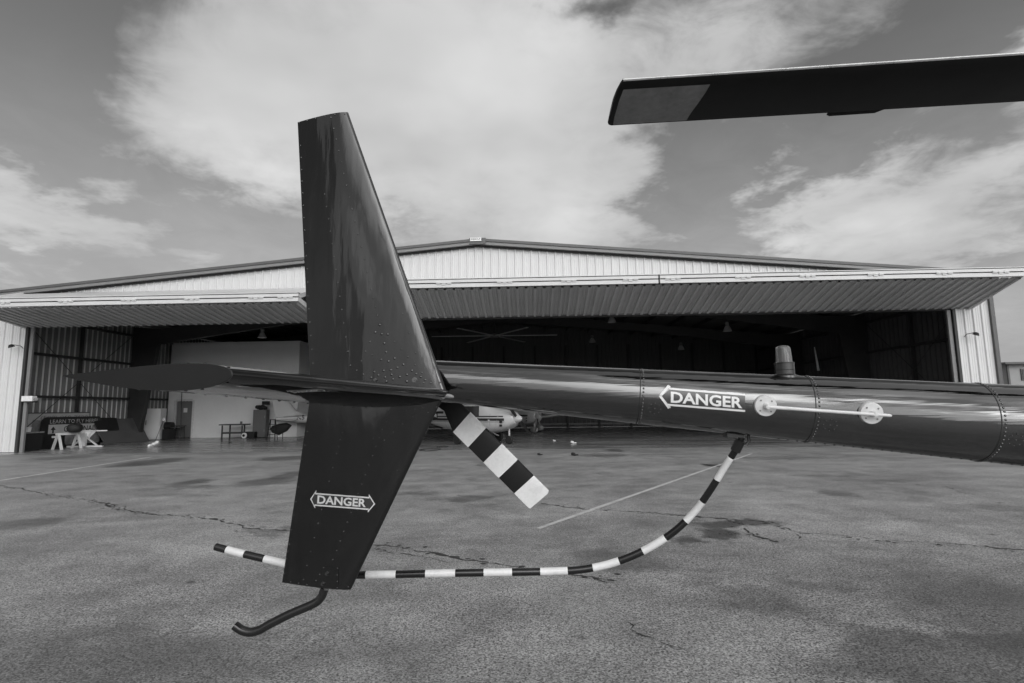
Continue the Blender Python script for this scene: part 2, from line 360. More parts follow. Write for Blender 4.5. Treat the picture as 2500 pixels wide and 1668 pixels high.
# ------------------------------------------------------------------ ground
def asphalt():
    mt = bpy.data.materials.new('worn asphalt apron'); mt.use_nodes = True; t = NT(mt.node_tree); p = t.n['Principled BSDF']
    co = t.new('ShaderNodeTexCoord').outputs['Object']
    big = t.noise(co, 0.35, 9, 0.7); mid = t.noise(co, 2.1, 8, 0.72); patch = t.noise(t.vmath('MULTIPLY', co, (0.5, 1.3, 1)), 0.9, 6, 0.6, 0.8)
    grain = t.noise(co, 78, 3, 0.65); vor = t.new('ShaderNodeTexVoronoi'); t.l.new(co, vor.inputs['Vector']); vor.inputs['Scale'].default_value = 100
    stone = t.xyz(vor.outputs['Color'])[0]
    v = t.math('ADD', t.lin(big, .3, .7, -.07, .07), t.lin(mid, .3, .7, -.065, .065))
    v = t.math('ADD', v, t.lin(patch, .3, .75, .04, -.06))
    v = t.math('ADD', v, 0.248)
    # stains, damp patches and scuffs with shapes of their own, plus painted corner shade
    dn = t.xyz(t.noise(co, 2.4, 8, 0.75, col=True)); pxy = t.xyz(co)
    px_ = t.math('ADD', pxy[0], t.lin(dn[0], 0, 1, -.45, .45)); py_ = t.math('ADD', pxy[1], t.lin(dn[1], 0, 1, -.7, .7))
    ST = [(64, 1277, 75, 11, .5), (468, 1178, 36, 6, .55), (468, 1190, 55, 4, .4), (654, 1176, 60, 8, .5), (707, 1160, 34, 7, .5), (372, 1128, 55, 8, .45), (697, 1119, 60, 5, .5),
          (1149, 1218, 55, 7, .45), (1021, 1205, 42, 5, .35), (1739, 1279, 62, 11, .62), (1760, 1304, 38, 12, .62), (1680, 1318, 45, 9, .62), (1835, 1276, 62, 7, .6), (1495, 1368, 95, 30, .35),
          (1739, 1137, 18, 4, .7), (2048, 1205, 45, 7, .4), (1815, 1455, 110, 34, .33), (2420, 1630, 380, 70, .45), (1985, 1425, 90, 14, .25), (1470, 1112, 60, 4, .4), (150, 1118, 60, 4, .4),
          (120, 1640, 560, 80, .42), (2520, 1500, 240, 90, .36), (2450, 1240, 60, 10, .35), (660, 1297, 55, 9, .5), (1500, 1100, 18, 3, .5), (1200, 1135, 40, 4, .25), (1900, 1118, 90, 4, .25),  # wide blobs at the near corners: lens falloff put into the ground colour
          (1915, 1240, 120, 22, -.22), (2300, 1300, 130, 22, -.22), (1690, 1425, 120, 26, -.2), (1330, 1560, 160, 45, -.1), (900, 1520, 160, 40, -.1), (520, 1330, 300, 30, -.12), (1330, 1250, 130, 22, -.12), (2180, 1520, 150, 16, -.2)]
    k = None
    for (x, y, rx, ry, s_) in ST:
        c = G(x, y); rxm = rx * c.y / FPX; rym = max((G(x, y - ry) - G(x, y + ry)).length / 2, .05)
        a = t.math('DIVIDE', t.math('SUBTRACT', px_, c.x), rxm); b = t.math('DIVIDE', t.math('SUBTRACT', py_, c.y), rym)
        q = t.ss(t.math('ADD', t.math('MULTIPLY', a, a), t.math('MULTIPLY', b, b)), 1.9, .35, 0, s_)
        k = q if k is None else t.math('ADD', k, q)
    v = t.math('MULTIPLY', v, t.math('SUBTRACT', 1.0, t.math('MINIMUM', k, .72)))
    sp = t.new('ShaderNodeTexVoronoi'); t.l.new(t.vmath('ADD', co, t.vmath('MULTIPLY', t.noise(co, 9, 3, .6, col=True), (.12, .12, 0))), sp.inputs['Vector']); sp.inputs['Scale'].default_value = 1.6
    spot = t.math('MULTIPLY', t.ss(sp.outputs['Distance'], .085, .03), t.ss(t.xyz(sp.outputs['Color'])[1], .62, .8, 0, .6))     # oil drips and chipped stones
    v = t.math('MULTIPLY', v, t.math('SUBTRACT', 1.0, spot))
    far = t.ss(pxy[1], 3.5, 15, 1.0, 0.25)
    gr = t.math('ADD', t.lin(grain, .25, .75, -.95, .95), t.lin(stone, 0, 1, -.55, .7))
    v = t.math('MULTIPLY', v, t.math('ADD', 1.0, t.math('MULTIPLY', gr, far)))
    v = t.math('MAXIMUM', v, .02)
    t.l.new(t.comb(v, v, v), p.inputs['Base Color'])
    t.l.new(t.math('SUBTRACT', t.lin(mid, .3, .7, .40, .74), t.math('MULTIPLY', t.math('MAXIMUM', k, 0.0), .35)), p.inputs['Roughness'])
    b = t.new('ShaderNodeBump'); b.inputs['Strength'].default_value = .8; b.inputs['Distance'].default_value = .006
    t.l.new(t.math('ADD', t.math('MULTIPLY', grain, .6), t.math('MULTIPLY', stone, .4)), b.inputs['Height']); t.l.new(b.outputs[0], p.inputs['Normal'])
    return mt
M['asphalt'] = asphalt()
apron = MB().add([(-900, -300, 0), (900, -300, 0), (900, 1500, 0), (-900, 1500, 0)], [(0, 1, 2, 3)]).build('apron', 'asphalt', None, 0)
tag(apron, 'worn grey asphalt apron with cracks, stains and faded painted lines', kind='structure')

def painted():
    mt = bpy.data.materials.new('worn line paint'); mt.use_nodes = True; t = NT(mt.node_tree); p = t.n['Principled BSDF']
    co = t.new('ShaderNodeTexCoord').outputs['Object']
    n = t.math('ADD', t.math('MULTIPLY', t.noise(co, 5, 6, .7), .6), t.math('MULTIPLY', t.noise(co, 55, 3, .6), .4))
    v = t.mix(t.ss(n, .34, .58), .33, .56); t.l.new(t.comb(v, v, v), p.inputs['Base Color']); p.inputs['Roughness'].default_value = .7
    return mt
M['line'] = painted(); M['crack'] = mat('crack filler', 0.035, 0.6, 0.5, 12)
def strip(a, b, wd, z):
    n_ = 14; d_ = (b - a); s_ = Vector((d_.y, -d_.x, 0)).normalized() * wd / 2; mb = MB(); vs = []
    for i in range(n_ + 1):
        c = a + d_ * i / n_; j = random.uniform(.8, 1.1); vs += [(c - s_ * j) + Vector((0, 0, z)), (c + s_ * j) + Vector((0, 0, z))]
    return mb.add(vs, [(2 * i, 2 * i + 1, 2 * i + 3, 2 * i + 2) for i in range(n_)])
strip(G(-60, 1183), G(370, 1116), .13, .004).build('painted_line', 'line', apron, 0)
strip(G(1314, 1291), G(1835, 1108), .075, .004).build('painted_line', 'line', apron, 0)
strip(G(1064, 1116), G(2300, 1098), .05, .004).build('expansion_joint', 'line', apron, 0)
def crack(pts, w0, w1):
    P_ = [G(x, y) for x, y in pts]; mb = MB(); fine = []
    for a, b in zip(P_, P_[1:]):
        n_ = max(3, int((b - a).length / .045)); fine += [a + (b - a) * i / n_ for i in range(n_)]
    fine.append(P_[-1]); vs = []; off = 0
    for i, c in enumerate(fine):
        t_ = (fine[min(i + 1, len(fine) - 1)] - fine[max(i - 1, 0)]).normalized(); s_ = Vector((t_.y, -t_.x, 0))
        off = off * .82 + random.gauss(0, .017); wave = .5 + .5 * math.sin(i * .13 + 2 * math.sin(i * .041)); wd = random.uniform(w0, w1) * (.35 + 1.9 * wave * random.random()) * (0.05 if random.random() < .10 else 1) * (1 if 0 < i < len(fine) - 1 else .1)
        c = c + s_ * off + Vector((0, 0, .0035)); vs += [c - s_ * wd * random.uniform(.2, .8), c + s_ * wd * random.uniform(.2, .8)]
    for c in fine:                                             # crumbled chips along the edges
        if random.random() < .5:
            k = random.randint(4, 6); r_ = random.uniform(.15, .9) * w1; o_ = c + Vector((random.gauss(0, w1 * 1.6), random.gauss(0, w1 * 1.6), .0036))
            mb.add([o_ + Vector((math.cos(6.28 * j / k) * r_ * random.uniform(.5, 1.3), math.sin(6.28 * j / k) * r_ * random.uniform(.4, 1), 0)) for j in range(k)], [tuple(range(k))])
    mb.add(vs, [(2 * i, 2 * i + 1, 2 * i + 3, 2 * i + 2) for i in range(len(fine) - 1)]).build('crack', 'crack', apron, 0)
crack([(-40, 1178), (0, 1187), (120, 1208), (230, 1225), (330, 1250), (420, 1258), (520, 1270), (610, 1292), (700, 1297), (800, 1312), (915, 1331), (990, 1338), (1050, 1352), (1130, 1366), (1215, 1380), (1300, 1389), (1420, 1404), (1510, 1414)], .01, .045)
crack([(905, 1340), (980, 1352), (1060, 1366), (1110, 1376)], .006, .02)
crack([(250, 1229), (300, 1246), (380, 1256)], .01, .04)
crack([(1320, 1229), (1430, 1242), (1520, 1248), (1600, 1253), (1675, 1260), (1780, 1268), (1860, 1274), (1895, 1286), (1950, 1304), (2040, 1310), (2150, 1320), (2330, 1330), (2520, 1346)], .008, .04)
crack([(1815, 1290), (1850, 1308), (1905, 1325)], .01, .04)
crack([(1945, 1304), (1943, 1316)], .006, .02)
crack([(1527, 1515), (1560, 1545), (1610, 1575), (1680, 1590)], .002, .008)
crack([(1430, 1410), (1490, 1424)], .01, .03)
crack([(2290, 1182), (2340, 1200), (2380, 1210)], .006, .02)

# ------------------------------------------------------------------ hangar
HX, HY, HRZ = -1.25, 20.3, -R(1.8)
hangar = thing('hangar', (HX, HY, 0), 'wide white ribbed steel hangar with its two folding doors raised', 'hangar', HRZ)
HM = Matrix.Translation((HX, HY, 0)) @ Matrix.Rotation(HRZ, 4, 'Z')
def H(x, y, z=0.0): return HM @ Vector((x, y, z))
EAVE_Z, APEX_Z, HALF = 6.00, 7.62, 18.75
def roof_z(x): return APEX_Z - .0885 * abs(x)
PITCHM = .305
def rib_profile(w_, start=0.0, depth=.045, steep=False):
    """ribbed sheet section across its width: (distance along, depth)"""
    base = [(0, 0), (.022, 1), (.058, 1), (.08, 0), (.145, 0), (.152, .2), (.168, .2), (.175, 0), (.225, 0), (.232, .2), (.248, .2), (.255, 0)]
    if steep: base[:4] = [(0, 0), (.004, 1), (.088, 1), (.092, 0)]
    pr = []; k = 0
    while True:
        for x, y in base:
            xx = k * PITCHM + x
            if xx > w_ - 1e-4: pr.append((w_, 0)); return [(a, b * depth) for a, b in pr]
            pr.append((xx, y))
        k += 1
def sheet(name, o, ex, ez, nrm, w_, z0, ztop, mt, parent, depth=.045, steep=False, ribmat=None):
    """one ribbed sheet: z0/ztop constant or functions of distance along"""
    o, ex, ez, nrm = Vector(o), Vector(ex), Vector(ez), Vector(nrm); pr = rib_profile(w_, depth=depth, steep=steep); vs = []
    f0 = z0 if callable(z0) else (lambda s_: z0); f1 = ztop if callable(ztop) else (lambda s_: ztop)
    for s_, dp in pr: vs += [o + ex * s_ + ez * f0(s_) + nrm * dp, o + ex * s_ + ez * f1(s_) + nrm * dp]
    o_ = MB().add(vs, [(2 * i, 2 * i + 2, 2 * i + 3, 2 * i + 1) for i in range(len(pr) - 1)]).build(name, mt, parent, 0)
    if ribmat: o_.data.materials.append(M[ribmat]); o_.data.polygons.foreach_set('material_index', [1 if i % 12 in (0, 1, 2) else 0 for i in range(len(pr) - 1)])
    return o_
SW = .915
x = -HALF
while x < HALF - .01:                                             # gable above the doors
    w_ = min(SW, HALF - x)
    sheet('gable_panel', (x, 0, 0), (1, 0, 0), (0, 0, 1), (0, -1, 0), w_, 5.0, (lambda s_, x=x: roof_z(x + s_) - .01), 'sheet', hangar); x += SW
for x0 in (-HALF, 17.5):                                          # short walls beside the opening
    for k in range(2):
        w_ = .623; sheet('wing_wall_panel', (x0 + k * .626, -.004, 0), (1, 0, 0), (0, 0, 1), (0, -1, 0), w_, .02, 4.998, 'sheet', hangar)
DEPTH = 20.0
for sx in (-1, 1):                                                # side walls
    y = 0.02
    while y < DEPTH - .01:
        w_ = min(SW, DEPTH - y)
        sheet('side_wall_panel', (sx * HALF, y, 0), (0, 1, 0), (0, 0, 1), (sx, 0, 0), w_, .02, EAVE_Z - .02, 'sheet_in' if sx < 0 else 'sheet_shade', hangar, .055, True, 'rib_lit' if sx < 0 else None); y += SW
x = -HALF
while x < HALF - .01:
    w_ = min(SW, HALF - x)
    sheet('back_wall_panel', (x, DEPTH, 0), (1, 0, 0), (0, 0, 1), (0, 1, 0), w_, .02, (lambda s_, x=x: roof_z(x + s_) + .07), 'sheet_shade', hangar, .04); x += SW
for sx in (-1, 1):
    a, b = (0, APEX_Z + .06), (sx * (HALF + .25), roof_z(HALF + .25) + .06)
    MB().add([(a[0], -.2, a[1]), (b[0], -.2, b[1]), (b[0], DEPTH + .2, b[1]), (a[0], DEPTH + .2, a[1]), (a[0], -.2, a[1] + .08), (b[0], -.2, b[1] + .08), (b[0], DEPTH + .2, b[1] + .08), (a[0], DEPTH + .2, a[1] + .08)],
             [(0, 1, 2, 3), (4, 7, 6, 5), (0, 4, 5, 1), (1, 5, 6, 2), (2, 6, 7, 3), (3, 7, 4, 0)]).build('roof', 'roofdeck', hangar, 0)
    # stepped rake trim along the roof edge
    for nm, z0, z1, yy, mt in (('rake_trim', .115, .215, -.30, 'trim'), ('rake_trim', .0, .11, -.26, 'trim_mid'), ('rake_soffit', -.055, -.004, -.14, 'seal')):
        pts = []
        for (X, Z) in ((sx * .004, APEX_Z), (sx * (HALF + .3), roof_z(HALF + .3))): pts += [(X, yy, Z + z0), (X, -.004, Z + z0), (X, -.004, Z + z1), (X, yy, Z + z1)]
        MB().add(pts, [(0, 1, 2, 3), (7, 6, 5, 4), (0, 4, 5, 1), (1, 5, 6, 2), (2, 6, 7, 3), (3, 7, 4, 0)]).build(nm, mt, hangar, 0)
    MB().box((sx * (HALF + .06), -.02, 3.0), (.14, .16, 6.0)).build('corner_trim', 'trim', hangar, 0)
    # jambs
    MB().box((sx * 17.44, .06, 2.42), (.10, .30, 4.84)).build('jamb_post', 'steel', hangar, 0)
    MB().box((sx * 17.30, .02, 2.40), (.13, .08, 4.8)).build('door_track', 'trim_mid', hangar, 0)
MB().box((-5.6, .1, 2.4), (.35, .35, 4.8)).build('centre_post', 'steel', hangar, 0)
MB().box((0, .12, 5.0), (35, .2, .4)).build('header_beam', 'steel', hangar, 0)
npl = MB().box((-.06, -.345, APEX_Z + .155), (.42, .03, .13)).build('nameplate', 'white_gloss', hangar, 0)
mk = MB()
for k, (x0, x1, h_) in enumerate(((-.24, -.21, .08), (-.2, -.16, .05), (-.15, -.11, .07), (-.10, -.06, .07), (-.05, -.02, .05), (-.01, .03, .05))): mk.box(((x0 + x1) / 2, -.362, APEX_Z + .165), (x1 - x0, .004, h_ * .7))
mk.prism([(.04, -.361, APEX_Z + .135), (.07, -.361, APEX_Z + .125), (.12, -.361, APEX_Z + .20), (.09, -.361, APEX_Z + .20)], (0, -.004, 0))
mk.build('print', 'trim_mid', npl, 0)
MB().box((0, -.25, APEX_Z + .10), (.62, .14, .235)).build('ridge_cap', 'trim', hangar, 0)

def bifold(x0, x1, zi, zo, zt, yo, zh, hinges, split):
    root = bpy.data.objects.new('bifold_door', None); COL.objects.link(root); root.parent = hangar
    ez = Vector((0, yo + .06, zo - zi)); L_ = ez.length; ez.normalize(); nr = Vector((1, 0, 0)).cross(ez); nr = nr if nr.z < 0 else -nr
    x = x0 + .06
    while x < x1 - .07:
        w_ = min(SW, x1 - .06 - x); sheet('door_panel', (x, -.05, zi), (1, 0, 0), ez, nr, w_, .03, L_ - .05, 'door_sheet', root, .06, True); x += SW
    h_ = zt - zo; f = .125
    # frame rails that meet at the fold
    MB().box(((x0 + x1) / 2, yo, zo + f / 2), (x1 - x0, .12, f)).build('lower_fold_rail', 'frame_white', root, 0)
    MB().box(((x0 + x1) / 2, yo, zt - .088), (x1 - x0, .12, .095)).build('upper_fold_rail', 'frame_white', root, 0)
    MB().box(((x0 + x1) / 2, yo + .03, zo + f + .02), (x1 - x0 - .02, .05, .10)).build('fold_seal', 'seal', root, 0)
    MB().box(((x0 + x1) / 2, yo + .02, zt - .03), (x1 - x0, .10, .03)).build('upper_rail_lip', 'seal', root, 0)
    MB().box(((x0 + x1) / 2, yo + .01, zt), (x1 - x0, .14, .025)).build('upper_rail_flange', 'frame_white', root, 0)
    MB().bar((x0, -.05, zi - .012), (x1, -.05, zi - .012), .1, .03).build('bottom_seal', 'trim_mid', root, 0)
    for xe in (x0 + .03, x1 - .03):
        MB().bar((xe, -.05, zi + .02), (xe, yo + .07, zo + .07), .06, .17).build('end_rail', 'frame_white', root, 0)
        MB().bar((xe, -.05, zh), (xe, yo + .07, zt - .1), .06, .15).build('end_rail', 'frame_white', root, 0)
    MB().add([(x0, -.05, zh), (x1, -.05, zh), (x1, yo + .06, zt - .03), (x0, yo + .06, zt - .03), (x0, -.05, zh - .03), (x1, -.05, zh - .03), (x1, yo + .06, zt - .06), (x0, yo + .06, zt - .06)],
             [(0, 1, 2, 3), (7, 6, 5, 4), (0, 4, 5, 1), (1, 5, 6, 2), (2, 6, 7, 3), (3, 7, 4, 0)]).build('upper_leaf', 'door_sheet', root, 0)
    hm = MB(); 
    for dx, w_ in ((-.19, .13), (0, .12), (.19, .13)): hm.box((dx, -.075, .0 if dx else -.012), (w_, .03, .085 if dx else .1))
    hm.tube([(-.25, -.09, 0), (.25, -.09, 0)], .018, 8)
    me = hm.mesh('hinge', 30)
    for hx in hinges:
        o = link('hinge', me, 'frame_white', root); o.location = (hx, yo, zo + f + .02)
    for sx in split: MB().box((sx, yo - .004, (zo + zt) / 2 - .01), (.05, .13, h_)).build('rail_splice', 'seal', root, 0)
    return root
bifold(-17.62, -5.86, 4.79, 5.10, 5.40, -2.4, 6.1, [-16.1, -13.9, -11.7, -9.5, -7.3, -6.3], [])
bifold(-5.30, 18.1, 4.87, 5.49, 5.79, -2.3, 6.2, [-4.2, -.95, 1.1, 3.25, 5.3, 6.7, 9.0, 11.1, 13.3, 15.5, 17.3], [6.25])

# frames, girts, purlins, rods
for y in (.45, 7.2, 13.8):
    for sx in (-1, 1):
        b0, b1 = .62, 1.35; X = sx * 18.62
        mb = MB(); hw = .12
        mb.prism([(X, y - hw, 0), (X - sx * b0, y - hw, 0), (X - sx * b1, y - hw, 5.0), (X - sx * b1, y - hw, 5.75), (X, y - hw, 5.85)], (0, 2 * hw, 0)) if y > 1 else mb.box((X - sx * .2, y, 2.9), (.35, .2, 5.8))
        mb.build('frame_column', 'steel', hangar, 0)
        if y > 1:
            mb = MB().prism([(X - sx * b1, y - hw, 4.95), (X - sx * b1, y - hw, 5.75), (0, y - hw, 7.45), (0, y - hw, 6.85), (sx * 9, y - hw, 6.1)], (0, 2 * hw, 0)); mb.build('rafter', 'steel', hangar, 0)
for k in range(1, 12):
    for sx in (-1, 1):
        xx = sx * k * 1.55; MB().box((xx, DEPTH / 2, roof_z(xx) - .09), (.07, DEPTH - .6, .2)).build('purlin', 'steel', hangar, 0)
for sx in (-1, 1):
    for z in (2.16, 3.93, 5.4): MB().box((sx * 18.62, DEPTH / 2, z), (.2, DEPTH - .3, .1)).build('girt', 'steel', hangar, 0)
    MB().box((sx * 18.58, 3.88, 2.9), (.12, .1, 5.8)).build('wall_post', 'steel', hangar, 0)
    for a, b in (((.6, .3), (6.9, 5.4)), ((.6, 5.4), (6.9, .3))):
        MB().tube([(sx * 18.45, a[0], a[1]), (sx * 18.45, b[0], b[1])], .014, 6).build('brace_rod', 'steel', hangar)
for k in range(-8, 9): MB().box((k * 2.3, DEPTH - .1, 3.0), (.14, .16, 6.0)).build('back_post', 'steel', hangar, 0)
MB().box((0, DEPTH - .12, 3.93), (37, .2, .1)).build('girt', 'steel', hangar, 0)
MB().box((0, DEPTH - .06, .25), (37, .05, .12)).build('base_channel', 'sheet_in', hangar, 0)

def concrete():
    mt = bpy.data.materials.new('smooth hangar concrete'); mt.use_nodes = True; t = NT(mt.node_tree); p = t.n['Principled BSDF']
    co = t.new('ShaderNodeTexCoord').outputs['Object']; st = t.vmath('MULTIPLY', co, (0.35, 1.6, 1))
    n1 = t.noise(st, .8, 6, .62, .6); n2 = t.noise(co, 3, 5, .6)
    v = t.math('ADD', t.lin(n1, .3, .7, .15, .34), t.lin(n2, .3, .7, -.03, .03)); t.l.new(t.comb(v, v, v), p.inputs['Base Color'])
    t.l.new(t.lin(n1, .3, .7, .14, .34), p.inputs['Roughness']); return mt
M['concrete'] = concrete()
fl = MB().add([(-18.6, -.9, .004), (18.6, -.9, .004), (18.6, DEPTH - .01, .004), (-18.6, DEPTH - .01, .004)], [(0, 1, 2, 3)]).build('hangar_floor', 'concrete', None, 0)
fl.location = (HX, HY, 0); fl.rotation_euler = (0, 0, HRZ); tag(fl, 'smooth stained concrete floor inside the hangar', kind='structure')
# office block in the back left corner
OX0, OX1, OY, OZ = -18.5, -11.1, 10.0, 5.28
office = thing('office_block', H((OX0 + OX1) / 2, OY), 'white boxed office room built inside the hangar', 'office', HRZ)
oc = (OX1 - OX0) / 2
DX0, DX1 = -18.02 - (OX0 + OX1) / 2, -17.09 - (OX0 + OX1) / 2
wl = MB()
for a, b, z0, z1 in ((-oc, DX0, .01, OZ), (DX1, oc, .01, OZ), (DX0, DX1, 2.06, OZ)): wl.box(((a + b) / 2, .08, (z0 + z1) / 2), (b - a, .15, z1 - z0))
wl.build('front_wall', 'office', office, 0)
MB().box((oc - .08, 3.2, OZ / 2 + .005), (.15, 6.05, OZ - .01)).build('side_wall', 'office', office, 0)
MB().box((0, 3.2, OZ + .06), (2 * oc, 6.2, .1)).build('flat_top', 'office', office, 0)
dr = MB().box(((DX0 + DX1) / 2, .06, 1.04), (DX1 - DX0 - .04, .05, 2.0)).build('door', 'door_grey', office, 0)
MB().box((DX0 + .52, .03, 1.55), (.22, .006, .24)).build('paper_notice', 'paper', dr, 0)
MB().lathe([(.0, 0), (.03, .0), (.03, .05), (.0, .06)], (DX0 + .09, .03, .98), (0, -1, 0), 12).build('door_knob', 'screw', dr)
fr = MB()
for xx in (DX0 - .06, DX1 + .06): fr.box((xx, -.012, 1.05), (.12, .03, 2.1))
fr.box(((DX0 + DX1) / 2, -.012, 2.12), (DX1 - DX0, .03, .12)).build('door_frame', 'white_gloss', office, 0)

# ------------------------------------------------------------------ helicopter (tail towards the camera's left, nose out of frame to the right)
heli = thing('helicopter', (4.9, 1.85, 0), 'glossy black helicopter seen by its tail boom and tail fins', 'helicopter', worldspace=True)
BA, BB = P(1090, 932, 2.5), P(2500, 1039, 2.2); BD = (BB - BA).normalized(); BLEN = (BB - BA).length
BR0, BR1 = .0945, .161
def boom_c(s): return BA + BD * s
def boom_r(s): return BR0 + (BR1 - BR0) * s / BLEN
BU = Vector((0, 0, 1)) - BD * BD.z; BU.normalize(); BN = BD.cross(BU); BN = BN if BN.y < 0 else -BN   # up and towards-camera axes of the boom
def boom_pt(s, ang, lift=0.0):
    """ang 0 = top, 90 deg = camera side"""
    dv = BU * math.cos(ang) + BN * math.sin(ang); return boom_c(s) + dv * (boom_r(s) + lift), dv
NB = 96
mb = MB().loft([[boom_pt(s, 2 * math.pi * k / NB)[0] for k in range(NB)] for s in (-.10, .0, .5, 1.0, 1.5, 2.0, 2.5, 3.0, 3.6, 4.3)])
boom_bvh = mb.bvh(); boom = mb.build('tail_boom', 'boom', heli, 50)
def station(px, py):
    h_ = surf(boom_bvh, px, py)[0]; return (h_ - BA).dot(BD)
rv = MB(); ring_s = [station(1563, 960), station(1992, 1000), station(2446, 1040)]
for s in ring_s + [ring_s[2] + .8]:
    sm = MB()
    for sgn in (0,):
        sm.loft([[boom_pt(s + ds, 2 * math.pi * k / NB, lf)[0] for k in range(NB)] for ds, lf in ((-.0022, -.001), (-.0018, .0010), (.0018, .0010), (.0022, -.001))], True, False)
    sm.build('skin_seam', 'seal', boom, 40)
    n_ = int(2 * math.pi * boom_r(s) / .0155)
    for k in range(n_):
        p_, nv = boom_pt(s + .013, 2 * math.pi * k / n_); dome(rv, p_, nv, .0046)
for cx, cy in ((1598.5, 998), (2027, 1038.5), (2480, 1075)):
    h_, nv = surf(boom_bvh, cx, cy); tx = (BD - nv * BD.dot(nv)).normalized(); ty = nv.cross(tx)
    dome(rv, h_, nv, .003)
    for k in range(8): dome(rv, h_ + (tx * math.cos(k * math.pi / 4) + ty * math.sin(k * math.pi / 4)) * .024, nv, .0026)
s = ring_s[1] - .1
while s < 3.2: p_, nv = boom_pt(s, R(168)); dome(rv, p_, nv, .004); s += .036
rv.build('rivets', 'rivet', boom, 60, 'stuff')

# upper and lower fin
def fin(name, le0, te0, le1, te1, t0, t1, n=9):
    le0, te0, le1, te1 = Vector(le0), Vector(te0), Vector(le1), Vector(te1); secs = []
    for i in range(n):
        k = i / (n - 1); le, te = lerp(le0, le1, k), lerp(te0, te1, k); sp = lerp(le1 - le0, te1 - te0, .4)
        nr = (te - le).cross(sp).normalized(); nr = nr if nr.y < 0 else -nr
        secs.append(naca(le, te, t0 + (t1 - t0) * k, nr, 26))
    mb = MB().loft(secs); return mb
uf = fin('upper', P(1091, 957, 2.36), P(760, 985, 2.47), P(850, 275, 2.42), P(727, 299, 2.50), .105, .12)
uf_bvh = uf.bvh(); ufin = uf.build('upper_fin', 'fin', heli, 40)
lf = fin('lower', P(1088, 958, 2.36), P(757.5, 970, 2.47), P(857, 1439, 2.42), P(689, 1422, 2.50), .105, .13)
lf_bvh = lf.bvh(); lfin = lf.build('lower_fin', 'fin', heli, 40)

def plate(name, pts, bvh, lift, mt, parent, n=10):
    xs = [p_[0] for p_ in pts]; ys = [p_[1] for p_ in pts]; x0, x1, y0, y1 = min(xs), max(xs), min(ys), max(ys)
    me = poly_mesh([[((x_ - x0) / (x1 - x0), (y1 - y_) / (y1 - y0)) for x_, y_ in pts]]); slice_mesh(me, n, n)
    wrap(me, ((x0, y1), (x1, y1), (x1, y0), (x0, y0)), bvh, lift)
    bm = bmesh.new(); bm.from_mesh(me); ed = [e for e in bm.edges if e.is_boundary]
    r_ = bmesh.ops.extrude_edge_only(bm, edges=ed)
    for v in r_['geom']:
        if isinstance(v, bmesh.types.BMVert): v.co += (v.co - CAM).normalized() * (lift * 1.6)
    bmesh.ops.recalc_face_normals(bm, faces=bm.faces); bm.to_mesh(me); bm.free()
    me.set_sharp_from_angle(angle=R(40)); return link(name, me, mt, parent)
zc = lambda q: [(840 + a / 7.833, 780 + b / 7.833) for a, b in q]
plate('doubler_plate', zc([(640, 90), (700, 62), (1688, 1188), (1690, 1268), (1300, 1215), (440, 1150), (140, 1128), (225, 930), (285, 830), (470, 425)]), uf_bvh, .0010, 'fin', ufin)
plate('doubler_plate', zc([(775, 600), (820, 582), (1650, 1180), (1655, 1240), (1200, 1200), (440, 1148), (545, 975), (640, 815)]), uf_bvh, .0022, 'fin', ufin)
rv = MB()
def rivs(lst, ox, oy, sc, r_, bvh):
    for a, b in lst:
        q = surf(bvh, ox + a / sc, oy + b / sc)
        if q: dome(rv, q[0], q[1], r_)
rivs([(455, 157), (467, 213), (480, 272), (494, 330), (507, 391), (520, 451), (535, 512), (549, 574), (564, 637), (580, 702), (597, 767), (613, 832), (628, 899), (638, 943), (648, 988), (658, 1032), (670, 1079), (681, 1123),
      (408, 497), (417, 562), (428, 624), (437, 688), (447, 753), (455, 820), (466, 887), (476, 954), (485, 1025), (496, 1094), (505, 1164), (517, 1235), (529, 1309), (541, 1381),
      (283, 245), (286, 307), (289, 370), (291, 430), (294, 491), (297, 555), (300, 618), (304, 683), (309, 750), (313, 817), (317, 883), (320, 952), (323, 1022), (326, 1090), (331, 1158), (336, 1228), (342, 1299), (347, 1371),
      (276, 126), (316, 117), (360, 104), (407, 93), (440, 100), (460, 85), (512, 82), (812, 1113), (845, 1213), (879, 1315), (1003, 1470)], 600, 240, 2.118, .0042, uf_bvh)
rivs([(115, 885), (65, 615), (30, 340), (495, 428), (410, 612), (540, 680), (328, 795), (240, 975), (370, 1050), (965, 425), (1095, 568), (1222, 715), (1357, 865), (1488, 1017), (1522, 1213), (1660, 1215)], 840, 780, 7.833, .0046, uf_bvh)
rivs([(680, 105), (597, 245), (718, 280), (835, 285), (770, 455), (805, 625), (710, 770), (850, 800), (968, 745), (1132, 860), (1020, 922), (895, 968), (757, 980), (580, 1005), (655, 1065), (520, 1115), (785, 1105),
      (907, 1055), (1065, 1098), (1203, 1055), (1300, 978), (1380, 1040), (1468, 1098), (1550, 1158), (937, 1143), (1200, 1185), (810, 1187)], 840, 780, 7.833, .0066, uf_bvh)
rv.build('rivets', 'rivet', ufin, 60, 'stuff')
def bolt(px, py, bvh, parent, r_=.0095):
    q = surf(bvh, px, py)
    if q: MB().lathe([(r_ * 1.3, -.001), (r_ * 1.3, .003), (r_, .0032), (r_, .009), (r_ * .4, .009), (r_ * .4, .013), (0, .013)], q[0], q[1], 12).build('bolt', 'rivet', parent)
bolt(1012.5, 928, uf_bvh, ufin); bolt(917, 928, uf_bvh, ufin, .006)
rv = MB()
